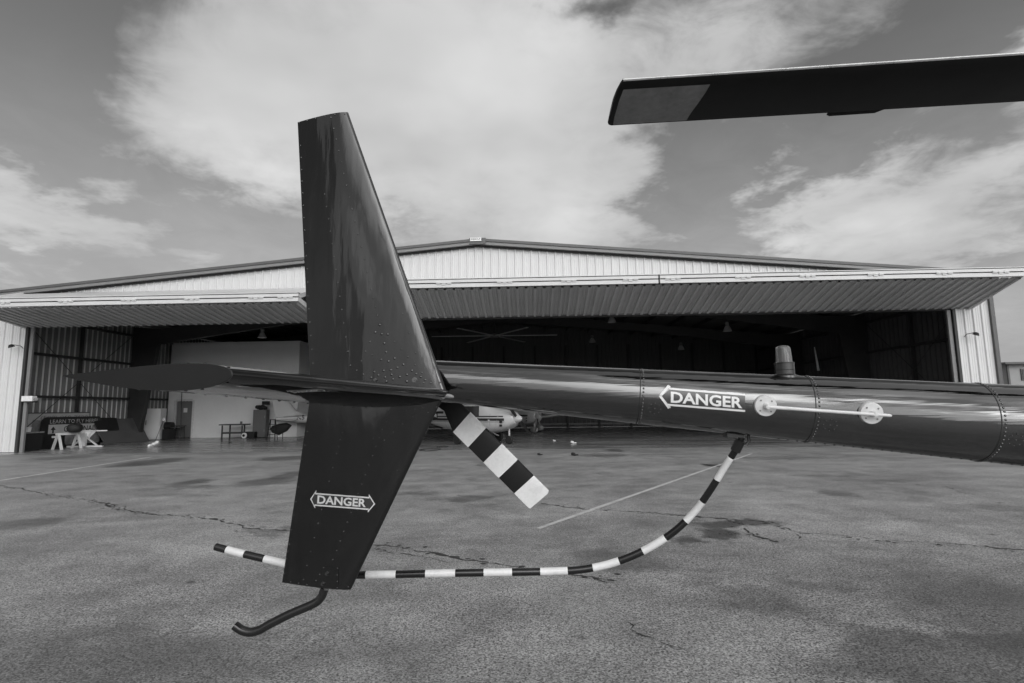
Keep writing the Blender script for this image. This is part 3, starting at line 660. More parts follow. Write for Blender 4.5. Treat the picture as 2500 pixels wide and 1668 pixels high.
rivs([(570, 418), (562, 467), (545, 518), (530, 568), (518, 618), (505, 668), (478, 768), (450, 868), (398, 1070), (375, 1168), (345, 1272), (845, 573), (810, 553), (785, 615), (762, 685), (735, 750), (710, 820), (685, 887), (658, 955),
      (608, 1090), (580, 1160), (555, 1227), (530, 1295), (765, 557), (830, 495), (910, 515), (980, 457), (862, 435), (950, 428), (880, 372), (1050, 400), (1160, 375), (1120, 338), (1220, 335), (953, 362), (1005, 362), (1068, 352), (940, 790),
      (296, 510), (278, 608), (255, 708), (230, 910), (212, 1013), (196, 1112), (178, 1216)], 650, 880, 2.9375, .0034, lf_bvh)
rivs([(925, 430), (897, 548), (867, 661), (837, 776), (808, 890), (1168, 419), (1137, 497), (1108, 574), (1080, 651), (1050, 727), (975, 793), (1088, 797), (1085, 853), (1085, 906), (1085, 957), (1175, 951), (940, 847), (912, 898), (703, 910), (769, 921),
      (837, 933), (692, 600), (680, 660), (668, 720), (658, 778), (650, 840)], 500, 1150, 3.357, .0034, lf_bvh)
rv.build('rivets', 'rivet', lfin, 60, 'stuff')
bolt(799, 1400, lf_bvh, lfin, .007); bolt(789, 1425, lf_bvh, lfin, .007)
plate('access_plate', [(787, 1382), (825, 1385), (827, 1388), (826, 1430), (800, 1432), (786, 1430)], lf_bvh, .0012, 'fin', lfin, 4)

# horizontal stabiliser, standing out towards the camera
sLE0, sTE0, sLE1, sTE1 = P(1098, 961, 2.35), P(757, 981, 2.47), P(569, 914, 1.28), P(153, 918, 1.33)
secs = []
for i in range(12):
    k = i / 11; le, te = lerp(sLE0, sLE1, k), lerp(sTE0, sTE1, k); nr = (te - le).cross(lerp(sLE1 - sLE0, sTE1 - sTE0, .5)).normalized(); nr = nr if nr.z > 0 else -nr
    secs.append(naca(le, te, .115 + .03 * k, nr, 28, camber=-.014))
mb = MB().loft(secs); st_bvh = mb.bvh(); stab = mb.build('horizontal_stabiliser', 'fin', heli, 40)
ctr = sum((Vector(q) for q in secs[-1]), Vector()) / len(secs[-1]); od = (sLE1 - sLE0).normalized()
M['tip_plate'] = mat('tip rib plate', 0.010, 0.4, 0.12, 8, spec=0.25)
MB().loft([[ctr + (q - ctr) * sc + od * o_ for q in secs[-1]] for sc, o_ in ((1.0, -.001), (.985, .0015), (.95, .0015))]).build('tip_plate', 'tip_plate', stab, 30)
rv = MB()
for k in range(8):
    xx = .05 + k * .125
    for up_ in (1, 0):
        ring = secs[-1]; n2 = 28; idx = (n2 - int(round(n2 * math.acos(1 - 2 * xx) / math.pi))) if up_ else (n2 + int(round(n2 * math.acos(1 - 2 * xx) / math.pi)))
        pt = Vector(ring[idx]) - od * .010; nr = (pt - (ctr - od * .01)); nr = Vector((0, 0, 1 if up_ else -1)); dome(rv, pt, nr, .0046, .45)
ring = [Vector(q) for q in secs[0]]
for j in range(1, 14):                                             # rivet row along the rear underside
    k = j / 14; 
    for xx in (.93, .62):
        r0 = naca(lerp(sLE0, sLE1, k), lerp(sTE0, sTE1, k), .13, (0, 0, 1), 28, camber=-.014); idx = 28 + int(round(28 * math.acos(1 - 2 * xx) / math.pi)); dome(rv, Vector(r0[idx]), Vector((0, 0, -1)), .0055, .6)
rv.build('rivets', 'rivet', stab, 60, 'stuff')
MB().lathe([(.0, -.035), (.008, -.03), (.0095, 0), (.006, .012), (0, .016)], P(1100, 968, 2.33), (1, -.1, -.2), 14).build('root_fitting', 'trim_mid', stab)

# DANGER markings
def decal(parts, quad, bvh, parent, nx=10, ny=10):
    lift = .0006
    for nm, me, mt in parts:
        slice_mesh(me, nx, ny); wrap(me, quad, bvh, lift); link(nm, me, mt, parent); lift += .0004
def fit_text(body, x0, x1, y0, y1, bold):
    me = unit_text(body, bold)
    for v in me.vertices: v.co.x = x0 + v.co.x * (x1 - x0); v.co.y = y0 + v.co.y * (y1 - y0)
    return me
def double_arrow():
    o_ = [(0, .5), (.085, 1), (.085, .85), (.895, .85), (.895, 1), (1, .5), (.895, 0), (.895, .15), (.085, .15), (.085, 0)]
    i_ = [(.022, .5), (.072, .85), (.072, .775), (.908, .775), (.908, .85), (.978, .5), (.908, .15), (.908, .225), (.072, .225), (.072, .15)]
    def tri(q): return poly_mesh([[q[0], q[1], q[2], q[8], q[9]], [q[2], q[3], q[7], q[8]], [q[3], q[4], q[5], q[6], q[7]]])
    return [('decal_border', tri(o_), 'decal_white'), ('decal_field', tri(i_), 'decal_red')]
decal(double_arrow() + [('decal_lettering', fit_text('DANGER', .112, .86, .28, .735, .028), 'decal_white')], ((756, 1240.8), (914.5, 1253.2), (917.5, 1208), (759, 1196)), lf_bvh, lfin, 8, 4)
top = poly_mesh([[(.0, .5), (.107, 1), (.13, .96), (.13, .94), (.035, .5)], [(.0, .5), (.035, .5), (.13, .08), (.13, .04), (.107, 0)], [(.115, .883), (.115, .80), (1, .80), (1, .883)], [(.105, .205), (.105, .124), (1, .124), (1, .205)],
                 [(.107, .98), (.135, .93), (.135, .80), (.118, .80), (.112, .9)], [(.107, .02), (.118, .2), (.135, .2), (.135, .04)]])
decal([('decal_field', poly_mesh([[(.035, .5), (.12, .8), (1, .8), (1, .2), (.12, .2)]]), 'decal_red'), ('decal_border', top, 'decal_white'), ('decal_lettering', fit_text('DANGER', .139, .968, .26, .73, .028), 'decal_white')],
      ((1608.3, 996), (1819, 1013), (1819, 955), (1608.3, 938)), boom_bvh, boom, 10, 16)
decal(double_arrow() + [('decal_lettering', fit_text('DANGER', .112, .86, .28, .735, .028), 'decal_white')], ((715, 960.5), (803, 954.5), (779, 949), (691, 953.5)), st_bvh, stab, 6, 6)

# beacon on the boom
def to_px(p_): q = p_ - CAM; k = q.dot(FW); return (1250 + FPX * q.dot(RT) / k, 834 - FPX * q.dot(UP) / k)
sb = 0.8
while to_px(boom_pt(sb, 0)[0])[0] < 1914: sb += .004
ctop = boom_pt(sb, 0)[0]; zb = ctop.z
bc = MB().lathe([(.058, -.016), (.056, -.004), (.044, .0), (.0395, .004), (.0395, .020), (.038, .021), (.0395, .022), (.0395, .048), (.041, .050), (.041, .053), (0, .053)], (ctop.x, ctop.y, zb), (0, 0, 1), 32).build('beacon', 'beacon_base', heli, 30)
MB().lathe([(.0335, .054), (.032, .07), (.0295, .112), (.027, .119), (.020, .124), (.010, .126), (0, .1265)], (ctop.x, ctop.y, zb), (0, 0, 1), 32).build('lens', 'lens', bc, 60)
core = MB().lathe([(.014, .054), (.014, .112), (.0, .113)], (ctop.x, ctop.y, zb), (0, 0, 1), 16)
for k in range(14):
    a_ = 2 * math.pi * k / 14
    core.box((ctop.x + .024 * math.cos(a_), ctop.y + .024 * math.sin(a_), zb + .084), (.003, .003, .055))
core.build('lamp_core', 'trim_mid', bc, 40)

# towel-bar antenna
ant = bpy.data.objects.new('bar_antenna', None); COL.objects.link(ant); ant.parent = heli; ant.matrix_parent_inverse = Matrix.Translation(heli.location).inverted()
tops = []
for (cx, cy) in ((1867, 990), (2124, 1008)):
    h_, nv = surf(boom_bvh, cx, cy); nv = (nv + Vector((0, 0, -.12))).normalized()
    dk = MB().lathe([(.041, -.014), (.0425, .0), (.042, .013), (.040, .0165), (0, .0165)], h_, nv, 36).build('mounting_disc', 'antenna', ant, 40)
    tx = (BD - nv * BD.dot(nv)).normalized(); ty = nv.cross(tx); sc = MB()
    for k in range(4):
        a_ = math.pi / 4 + k * math.pi / 2; sc.lathe([(.0036, .015), (.0034, .0178), (0, .018)], h_ + (tx * math.cos(a_) + ty * math.sin(a_)) * .029, nv, 10)
    sc.build('screws', 'screw', dk, 40, 'stuff')
    tp = h_ + nv * .045; MB().lathe([(.012, .0), (.010, .026), (.0085, .034), (0, .036)], h_ + nv * .015, nv, 16).build('standoff', 'antenna', ant, 40); tops.append(h_ + nv * .043)
dv = (tops[1] - tops[0]).normalized(); MB().tube([tops[0] - dv * .004, tops[0] + dv * .02, tops[0] + dv * .1, tops[1], tops[1] + dv * .05, tops[1] + dv * .056], [.0075, .0075, .0068, .0065, .006, .003], 14).build('rod', 'antenna', ant, 50)

# tail rotor guard: striped tube
gp = [(1812, 1066, 2.36), (1798, 1096, 2.38), (1768.6, 1141, 2.42), (1734, 1197, 2.46), (1697, 1247.6, 2.50), (1651.6, 1293, 2.53), (1598, 1330, 2.56), (1540, 1359, 2.58), (1479, 1379.5, 2.60), (1417.6, 1391, 2.61), (1351, 1395, 2.62), (1284.6, 1396.5, 2.62),
      (1215, 1397.6, 2.62), (1074, 1400, 2.62), (931, 1403, 2.62), (840, 1403, 2.63), (760, 1392, 2.64), (691, 1375, 2.65), (622, 1359, 2.66), (574, 1347.6, 2.67), (527, 1335, 2.68)]
G3 = [P(*q) for q in gp]
def catmull(pts, m_=6):
    out = []
    for i in range(len(pts) - 1):
        p0, p1, p2, p3 = pts[max(i - 1, 0)], pts[i], pts[i + 1], pts[min(i + 2, len(pts) - 1)]
        for j in range(m_):
            k = j / m_; out.append(.5 * ((2 * p1) + (p2 - p0) * k + (2 * p0 - 5 * p1 + 4 * p2 - p3) * k * k + (3 * p1 - p0 - 3 * p2 + p3) * k ** 3))
    out.append(pts[-1]); return out
path = catmull(G3, 8)
def to_px(p_): q = p_ - CAM; k = q.dot(FW); return (1250 + FPX * q.dot(RT) / k, 834 - FPX * q.dot(UP) / k)
pxs = [to_px(q) for q in path]; NPT = len(path)
def grad(i): return .0135 + .0035 * min(1, i / (NPT * .35))
guard = MB().tube(path, [grad(i) for i in range(NPT)], 18).build('tail_guard', 'guard_dark', heli, 50)
def at_x(xv):
    for i in range(NPT - 1):
        if pxs[i][0] >= xv >= pxs[i + 1][0]: k = (pxs[i][0] - xv) / (pxs[i][0] - pxs[i + 1][0] + 1e-9); return i + k
def sub(f_): i = int(f_); k = f_ - i; return lerp(path[i], path[min(i + 1, NPT - 1)], k)
for xa, xb in ((1784.6, 1750), (1715, 1674), (1625, 1569), (1511.7, 1447), (1386, 1318.6), (1250, 1181), (1111.7, 1039), (967, 894), (822, 750), (706, 646), (598, 554)):
    fa, fb = at_x(xa), at_x(xb); pp = [sub(fa)] + [path[i] for i in range(int(fa) + 1, int(fb) + 1)] + [sub(fb)]
    MB().tube(pp, [grad(fa + (fb - fa) * i / max(1, len(pp) - 1)) + .0004 for i in range(len(pp))], 18, True).build('white_band', 'white_gloss', guard, 50)
MB().box(boom_pt(station(1800, 1010), R(180))[0] + Vector((0.02, 0, -.004)), (.07, .05, .022)).build('guard_bracket', 'dark', heli, 30)
c0 = path[6]; MB().tube([path[3], path[9]], .021, 14).build('guard_clamp', 'dark', heli, 40)
MB().tube([P(1826, 1062, 2.34), P(1829, 1078, 2.34), P(1822, 1086, 2.34)], .007, 8).build('guard_bracket', 'dark', heli, 40)
# tail skid
sp = [P(x_, y_, 2.46) for x_, y_ in ((793, 1437), (790, 1444), (784, 1458), (766, 1474), (708.5, 1499), (657, 1525), (634, 1538), (611, 1543.5), (590, 1538.5), (573, 1527))]
MB().tube(catmull(sp, 6), .0185, 16).build('tail_skid', 'skid', heli, 50)
# tail rotor beyond the fins
TY = 2.72; hub = P(1063, 966, TY)
def tr_sec(a, b, tk=.1): return naca(a, b, tk, (0, -1, 0), 10)
e0, e1 = (P(1148.7, 1006.6, TY), P(1106, 1055, TY)), (P(1342.8, 1200, TY), P(1293.4, 1242.6, TY)); er = (P(1132, 990, TY), P(1084, 1003, TY)); eh = (P(1085, 960, TY), P(1055, 985, TY))
tro = MB().lathe([(0, -.02), (.05, -.02), (.06, .03), (.05, .2), (.03, .22), (0, .22)], hub + Vector((0, -.2, 0)), (0, 1, 0), 20).build('tail_gearbox', 'dark', heli)
def tail_blade(fl):
    f_ = (lambda q: hub * 2 - q) if fl else (lambda q: q)
    mid1 = [f_(lerp(e0[i], e1[i], .985)) for i in (0, 1)]; tipp = [f_(lerp(e1[0], e1[1], .10)), f_(lerp(e1[0], e1[1], .97))]
    ss_ = [tr_sec(f_(eh[0]), f_(eh[1])), tr_sec(f_(er[0]), f_(er[1])), tr_sec(f_(e0[0]), f_(e0[1])), tr_sec(*mid1), tr_sec(*tipp)]
    b = MB().loft(ss_).build('tail_rotor_blade', 'blade', heli, 40)
    for k0, k1 in ((0, .2), (.4, .6), (.8, 1.0)):
        secs_ = []
        for k in ((k0, k1) if k1 < 1 else (k0, .985, 1.001)):
            a, c = lerp(e0[0], e1[0], k), lerp(e0[1], e1[1], k)
            if k > 1: a, c = lerp(e1[0], e1[1], .09), lerp(e1[0], e1[1], .97)
            r_ = tr_sec(f_(a), f_(c)); ce = sum(r_, Vector()) / len(r_); secs_.append([q + Vector((0, math.copysign(.0008, q.y - ce.y), 0)) + (q - ce) * .006 for q in r_])
        MB().loft(secs_).build('white_band', 'white_gloss', b, 40)
tail_blade(False); tail_blade(True)

# main rotor blade above
mLE0, mTE0, mLE1, mTE1 = P(1521.5, 193, 2.0), P(1493, 306, 2.24), P(2500, 128, 1.92), P(2500, 247, 2.155)
dL, dT = (mLE1 - mLE0).normalized(), (mTE1 - mTE0).normalized()
secs = []
for s, c0_, c1_ in ((-.020, .35, .92), (-.015, .2, .97), (-.007, .07, .99), (0, 0, 1), (.2, 0, 1), (.6, 0, 1), (1.0, 0, 1), (1.5, 0, 1), (2.2, 0, 1), (3.2, 0, 1), (4.4, 0, 1)):
    le, te = mLE0 + dL * s, mTE0 + dT * s * 1.0; le, te = lerp(le, te, c0_), lerp(le, te, c1_); nr = (te - le).cross(dL).normalized(); nr = nr if nr.z > 0 else -nr
    secs.append(naca(le, te, .12, nr, 30, te_t=.003))
mb = MB().loft(secs); bl_bvh = mb.bvh(); blade = mb.build('main_rotor_blade', 'blade', heli, 40)
le_ring = []
for s in (.0, 4.3):
    le, te = mLE0 + dL * s, mTE0 + dT * s; nr = (te - le).cross(dL).normalized(); nr = nr if nr.z > 0 else -nr
    r_ = naca(le, te, .12, nr, 30, te_t=.003); ce = lerp(le, te, .4); le_ring.append([q + (q - ce).normalized() * .0006 for q in r_[25:34]])
MB().loft(le_ring, False, False).build('leading_edge_strip', 'blade_edge', blade, 60)  # pale metallic band along the blade nose
me = poly_mesh([[(1522, 219), (1734, 206), (1721, 228), (1703, 254), (1688, 274), (1675.5, 294), (1497, 304.5), (1500, 286), (1511, 248)]])
xs = [v.co.x for v in me.vertices]; ys = [v.co.y for v in me.vertices]; qd = ((min(xs), max(ys)), (max(xs), max(ys)), (max(xs), min(ys)), (min(xs), min(ys)))
for v in me.vertices: v.co.x = (v.co.x - qd[0][0]) / (qd[1][0] - qd[0][0]); v.co.y = (qd[0][1] - v.co.y) / (qd[0][1] - qd[2][1])
slice_mesh(me, 8, 10); wrap(me, qd, bl_bvh, .0005); link('bare_tip_skin', me, 'blade_tip', blade)
tY = lambda px: mTE0.y + (mTE1.y - mTE0.y) * (px - 1493) / 1007
MB().prism([P(2022, 273, tY(2022)), P(2018, 281, tY(2022) + .015), P(2024, 284, tY(2022) + .02), P(2135, 276.5, tY(2130) + .02), P(2152, 270, tY(2150) + .008), P(2168, 264, tY(2165))], (0, 0, .003)).build('trim_tab', 'blade', blade, 0)
# rest of the machine, out of frame to the right: cabin, mast and landing skids
ax = lambda s, dz=0.0: boom_c(s) + Vector((0, 0, dz))
secs = []
for s, hw, hh, dz in ((4.2, .2, .22, .02), (4.6, .34, .38, .08), (5.1, .55, .6, .2), (5.8, .66, .70, .28), (6.6, .64, .68, .32), (7.3, .5, .5, .25), (7.7, .25, .25, .18), (7.8, .05, .05, .15)):
    c = ax(s, dz); secs.append([c + Vector((0, 1, 0)) * hw * math.copysign(abs(math.cos(a)) ** .7, math.cos(a)) + Vector((0, 0, 1)) * hh * math.copysign(abs(math.sin(a)) ** .7, math.sin(a)) for a in [2 * math.pi * k / 32 for k in range(32)]])
MB().loft(secs).build('cabin', 'boom', heli, 50)
hb = mLE0 + dL * 4.75; MB().tube([ax(5.4, .8), (hb.x, ax(5.4).y, hb.z + .02)], [.16, .07], 16).build('mast', 'dark', heli)
MB().bar((hb.x - .4, ax(5.4).y, hb.z), (hb.x + .3, ax(5.4).y, hb.z), .12, .08).build('rotor_hub', 'dark', heli, 0)
for sy in (-1.05, 1.05):
    c = ax(5.8); MB().tube([(c.x - 1.5, c.y + sy, .045), (c.x + 1.2, c.y + sy, .045), (c.x + 1.5, c.y + sy, .11)], .04, 12).build('landing_skid', 'dark', heli)
    for dx in (-.8, .7): MB().tube([(c.x + dx, c.y + sy, .07), (c.x + dx, c.y + sy * .45, c.z - .38)], .03, 10).build('skid_strut', 'dark', heli)

# ------------------------------------------------------------------ helpers for placing things inside the hangar
HEX, HEY = (HM.to_3x3() @ Vector((1, 0, 0))), (HM.to_3x3() @ Vector((0, 1, 0))); HO = Vector((HX, HY, 0))
def _loc(p_): q = p_ - HO; return Vector((q.dot(HEX), q.dot(HEY), q.z))
def atY(px, py, yl): dd = ray(px, py); k = ((HO - CAM).dot(HEY) + yl) / dd.dot(HEY); return _loc(CAM + dd * k)
def atX(px, py, xl): dd = ray(px, py); k = ((HO - CAM).dot(HEX) + xl) / dd.dot(HEX); return _loc(CAM + dd * k)
def put(name, loc, label, cat, rz=0.0, group=None): return thing(name, H(*loc), label, cat, HRZ + rz, group)
def single(name, mb, mt, loc, label, cat, rz=0.0, group=None, angle=35):
    o = mb.build(name, mt, None, angle); o.location = H(*loc); o.rotation_euler = (0, 0, HRZ + rz); return tag(o, label, cat, group)

# ------------------------------------------------------------------ aeroplanes
def superell(c, hw, hh, e=.72, n=28):
    out = []
    for k in range(n):
        a = 2 * math.pi * k / n; cs, sn = math.cos(a), math.sin(a)
        out.append(Vector((c[0], c[1] + hw * math.copysign(abs(cs) ** e, cs), c[2] + hh * math.copysign(abs(sn) ** e, sn))))
    return out
def aeroplane(loc, heading, label, low, number, pants, prop_ang, stripes, num_side):
    r = put('light_aeroplane', loc, label, 'aeroplane', heading, 'light aeroplanes parked in the hangar')
    dz = -.30 if low else -.27
    ST = [(.40, 1.28, .22, .18), (.22, 1.26, .38, .31), (-.3, 1.22, .50, .42), (-.95, 1.20, .55, .48), (-1.25, 1.30, .56, .58), (-1.75, 1.45, .56, .74), (-2.7, 1.45, .56, .74), (-3.5, 1.42, .48, .58), (-4.3, 1.42, .36, .42), (-5.6, 1.46, .22, .27), (-6.9, 1.52, .11, .16), (-7.4, 1.55, .04, .08)]
    if not low: ST[2:7] = [(-.2, 1.22, .50, .43), (-.6, 1.22, .55, .50), (-.8, 1.30, .56, .58), (-1.1, 1.45, .56, .74), (-2.5, 1.45, .56, .74)]
    ST = [(a, b + dz - (.05 * max(0, -a - 2.5) if low else 0), c, d_) for a, b, c, d_ in ST]
    def sec(x_):
        for a, b in zip(ST, ST[1:]):
            if a[0] >= x_ >= b[0]: k = (a[0] - x_) / (a[0] - b[0]); return [a[i] + (b[i] - a[i]) * k for i in range(4)]
        return ST[0] if x_ > 0 else ST[-1]
    def side(x_, z_, s_, lift=.004):
        _, zc_, hw, hh = sec(x_); q = max(-.98, min(.98, (z_ - zc_) / hh)); sn = abs(q) ** (1 / .72); cs = math.sqrt(max(0, 1 - sn * sn)); return Vector((x_, s_ * (hw * cs ** .72 + lift), z_))
    MB().loft([superell((a, 0, b), c, d_) for a, b, c, d_ in ST]).build('fuselage', 'plane', r, 40)
    MB().lathe([(.17, 0), (.15, .1), (.09, .22), (0, .28)], (.40, 0, 1.28 + dz), (1, 0, 0), 18).build('spinner', 'plane', r)
    pb = MB()
    for s_ in (1, -1):
        dv = Vector((0, math.cos(prop_ang), math.sin(prop_ang))) * s_; c = Vector((.48, 0, 1.28 + dz)); w_ = dv.cross(Vector((1, 0, 0)))
        pb.loft([[c + dv * d_ + w_ * a * wd + Vector((b * .012, 0, 0)) for a, b in ((-1, 0), (0, 1), (1, 0), (0, -1))] for d_, wd in ((.1, .05), (.4, .08), (.75, .07), (.93, .04))])
    pb.build('propeller', 'plane_dark', r)
    for s_ in (-1, 1):
        zs = (1.62 if low else 1.5) + dz
        for x0, x1 in (((-1.62, -2.45), (-2.55, -3.25)) if low else ((-1.12, -1.95), (-2.05, -2.75))):
            q = []
            for j in range(5):
                x_ = x0 + (x1 - x0) * j / 4; q.append((side(x_, zs - .10, s_, .018), side(x_, zs + (.30 if x_ > -2.6 else .30 - .22 * (-x_ - 2.6)), s_, .018)))
            MB().add([p_ for a in q for p_ in a], [(2 * i, 2 * i + 2, 2 * i + 3, 2 * i + 1) for i in range(4)]).build('side_window', 'glass', r)
        for z_, h_, x0, x1 in stripes:
            q = []
            for j in range(25): x_ = x0 + (x1 - x0) * j / 24; q += [side(x_, z_ + dz - (.05 * max(0, -x_ - 2.5) if low else 0), s_, .003), side(x_, z_ + dz + h_ - (.05 * max(0, -x_ - 2.5) if low else 0), s_, .003)]
            MB().add(q, [(2 * i, 2 * i + 2, 2 * i + 3, 2 * i + 1) for i in range(24)]).build('paint_stripe', 'plane_dark', r)
    wo_ = 0 if low else .5
    q = [Vector((-1.22 + wo_, y_, 1.78 + dz + .02)) for y_ in (-.42, .42)] + [Vector((-1.62 + wo_, y_, 2.13 + dz)) for y_ in (.34, -.34)]
    MB().add(q, [(0, 1, 2, 3)]).build('windscreen', 'glass', r)
    wz, dih = (.72, .09) if low else (1.88, .025)
    wx = -1.5 if low else -1.35
    for s_ in (-1, 1):
        ss_ = []
        for k, yy in ((0, .3 if low else 0), (1, 4.9 if low else 5.4)):
            ch = 1.6 if (low or k == 0) else 1.25; z_ = wz + dih * yy; ss_.append(naca((wx, s_ * yy, z_ + .02), (wx - ch, s_ * yy, z_), .13, (0, 0, 1), 12, .02))
        wg = MB().loft(ss_).build('wing', 'plane', r, 40)
        yy = 4.9 if low else 5.4; MB().loft([naca((wx - .02, s_ * yy, wz + dih * yy + .02), (wx - 1.25, s_ * yy, wz + dih * yy), .13, (0, 0, 1), 8), naca((wx - .2, s_ * (yy + .18), wz + dih * yy - .06), (wx - 1.1, s_ * (yy + .18), wz + dih * yy - .06), .06, (0, 0, 1), 8)]).build('wing_tip', 'white_gloss', wg, 40)
        if not low: MB().bar((-1.7, s_ * .56, .80), (-1.95, s_ * 2.6, 1.92), .1, .04).build('wing_strut', 'plane', r, 0)
        tz = 1.29 if not low else .96
        MB().loft([naca((-6.35, s_ * .03, tz), (-7.35, s_ * .03, tz), .09, (0, 0, 1), 8), naca((-6.75, s_ * 1.65, tz), (-7.4, s_ * 1.65, tz), .09, (0, 0, 1), 8)]).build('tailplane', 'plane', r, 40)
        wx_, wy_ = -1.65, s_ * 1.27
        MB().bar((-1.6, s_ * (.35 if not low else 1.2), .55 if not low else .7), (wx_, wy_, .22), .09, .04).build('gear_leg', 'plane', r, 0)
        wheel(r, (wx_, wy_, .2), .2, .13, pants)
    MB().tube([(0, 0, .7), (.02, 0, .22)], .035, 10).build('gear_leg', 'plane', r); wheel(r, (0, 0, .17), .17, .11, pants)
    zt = 1.28 if not low else 1.02
    MB().loft([naca((-5.6, 0, zt + .08), (-7.35, 0, zt), .08, (0, 1, 0), 8), naca((-6.35, 0, zt + .45), (-7.45, 0, zt + .3), .08, (0, 1, 0), 8), naca((-6.95, 0, zt + 1.18), (-7.6, 0, zt + 1.18), .08, (0, 1, 0), 8)]).build('tail_fin', 'plane', r, 40)
    if number:
        x0, x1, z0, z1, mt = num_side; me = unit_text(number, .03)
        for v in me.vertices:
            u_, t_ = v.co.x, v.co.y; v.co = side(x0 + (x1 - x0) * u_, z0 + (z1 - z0) * t_, -1, .006)
        link('registration', me, mt, r)
    for x_ in ((-.55, -2.0, -3.2) if not low else (-.6,)):                 # skin joints and door edge
        a_ = [side(x_, sec(x_)[1] + sec(x_)[3] * q_, -1, .004) for q_ in (-.9, -.7, -.4, -.1, .2, .5, .8)]
        MB().loft([a_, [p_ + Vector((-.014, 0, 0)) for p_ in a_]], False, False).build('panel_joint', 'trim_mid', r)
    for z_ in (1.02, 1.16): MB().box((-.02, -.485, z_ + dz), (.12, .03, .08)).build('cowl_vent', 'plane_dark', r, 0)
    return r
def wheel(r, c, rad, wd, pant):
    o = MB().lathe([(rad * .55, -wd / 2), (rad * .9, -wd / 2), (rad, -wd / 4), (rad, wd / 4), (rad * .9, wd / 2), (rad * .55, wd / 2)], c, (0, 1, 0), 20).build('wheel', 'tyre', r)
    MB().lathe([(0, -wd * .45), (rad * .56, -wd * .45), (rad * .56, wd * .45), (0, wd * .45)], c, (0, 1, 0), 14).build('hub', 'lamp', o)
    if pant:
        c = Vector(c); MB().loft([superell((c.x + d_, c.y, c.z + .04), hw, hh, .9, 14) for d_, hw, hh in ((.38, .02, .02), (.28, .1, .12), (.05, .14, .19), (-.3, .1, .12), (-.5, .02, .03))]).build('wheel_fairing', 'plane', r, 50)
c2 = aeroplane((1.03, 1.85, .004), -R(38), 'white high-wing aeroplane with dark stripes standing just behind the tail rotor blade', False, 'N138', False, R(-40), [(1.20, .10, .1, -6.6), (1.35, .05, .05, -6.6), (1.15, .018, .1, -6.6), (1.50, .10, -3.3, -6.8)], (-4.35, -3.8, 1.00, 1.22, 'white_gloss'))
MB().loft([[Vector((x_, -hw - .006, z_)) for z_ in (.95, 1.29)] for x_, hw in ((-3.72, .445), (-4.0, .405), (-4.3, .365), (-4.95, .29))], False, False).build('number_panel', 'plane_dark', c2, 0)
pl1_tail = atY(672, 1027, 8.7); h1 = R(35)
aeroplane((pl1_tail.x + 7.4 * math.cos(h1), pl1_tail.y + 7.4 * math.sin(h1), .004), h1, 'white low-wing aeroplane with its tail beside the office corner', True, 'N5', True, R(20), [(1.62, .02, -3.4, -7.0)], (-6.35, -5.95, .95, 1.20, 'plane_dark'))
aeroplane((2.1, 10.9, .004), -R(62), 'white low-wing aeroplane with wheel fairings parked deepest in the hangar', True, '', True, R(75), [(1.25, .10, .25, -6.6)], None)

# ------------------------------------------------------------------ lamps, fan
def high_bay(p_, label):
    r = put('pendant_lamp', tuple(p_), label, 'lamp', group='pendant lamps under the hangar roof')
    MB().lathe([(.21, 0), (.2, .02), (.16, .13), (.1, .24), (.08, .26)], (0, 0, 0), (0, 0, 1), 20).build('shade', 'lamp', r)
    MB().lathe([(.08, .25), (.09, .3), (.09, .42), (.03, .45), (0, .45)], (0, 0, 0), (0, 0, 1), 14).build('ballast_housing', 'trim_mid', r)
    MB().tube([(0, 0, .44), (0, 0, roof_z(p_[0]) - p_[2])], .012, 6).build('suspension', 'steel', r)
lp = atY(640, 825, 6.0)
high_bay(lp, 'pendant lamp above the white office, left of the fins')
for (px, py, yl, lb) in ((1494, 787, 6, 'nearer lamp of the pair straight above the tail boom, under the door edge'), (1446, 836, 14, 'farther small pendant lamp right of the big ceiling fan'), (1776, 809, 6, 'pendant lamp nearest the beacon, upper right'), (1663, 854, 14, 'smallest dim pendant lamp just above the boom')):
    high_bay(atY(px, py, yl), lb)
fp = atY(1207, 820, 10.3)
fan = put('ceiling_fan', (fp.x, fp.y, fp.z), 'large slow ceiling fan with long thin blades in the dark hangar', 'fan')
MB().tube([(0, 0, .1), (0, 0, roof_z(fp.x) - fp.z)], .05, 8).build('downrod', 'steel', fan)
MB().lathe([(0, -.12), (.22, -.1), (.26, 0), (.2, .1), (0, .14)], (0, 0, 0), (0, 0, 1), 20).build('motor', 'trim_mid', fan)
for k in range(6):
    a = R(2 + 60 * k); dv = Vector((math.cos(a), math.sin(a), 0)); MB().bar(dv * .22, dv * 3.55, .17, .03).build('blade', 'fan', fan, 0)
sk0, sk1 = atY(2003, 828, 10), atY(2012, 905, 10)
pole = put('hanging_pole', (sk1.x - .3, sk1.y, sk1.z), 'thin white tapered pole hanging by the dark right wall', 'pole')
MB().tube([(0, 0, 0), (-.03, 0, .35), (-.12, 0, 1.3)], [.07, .06, .02], 10).build('shaft', 'white_gloss', pole)
MB().tube([(-.12, 0, 1.3), (-.16, 0, roof_z(sk1.x) - sk1.z - .1)], .008, 6).build('cord', 'steel', pole)
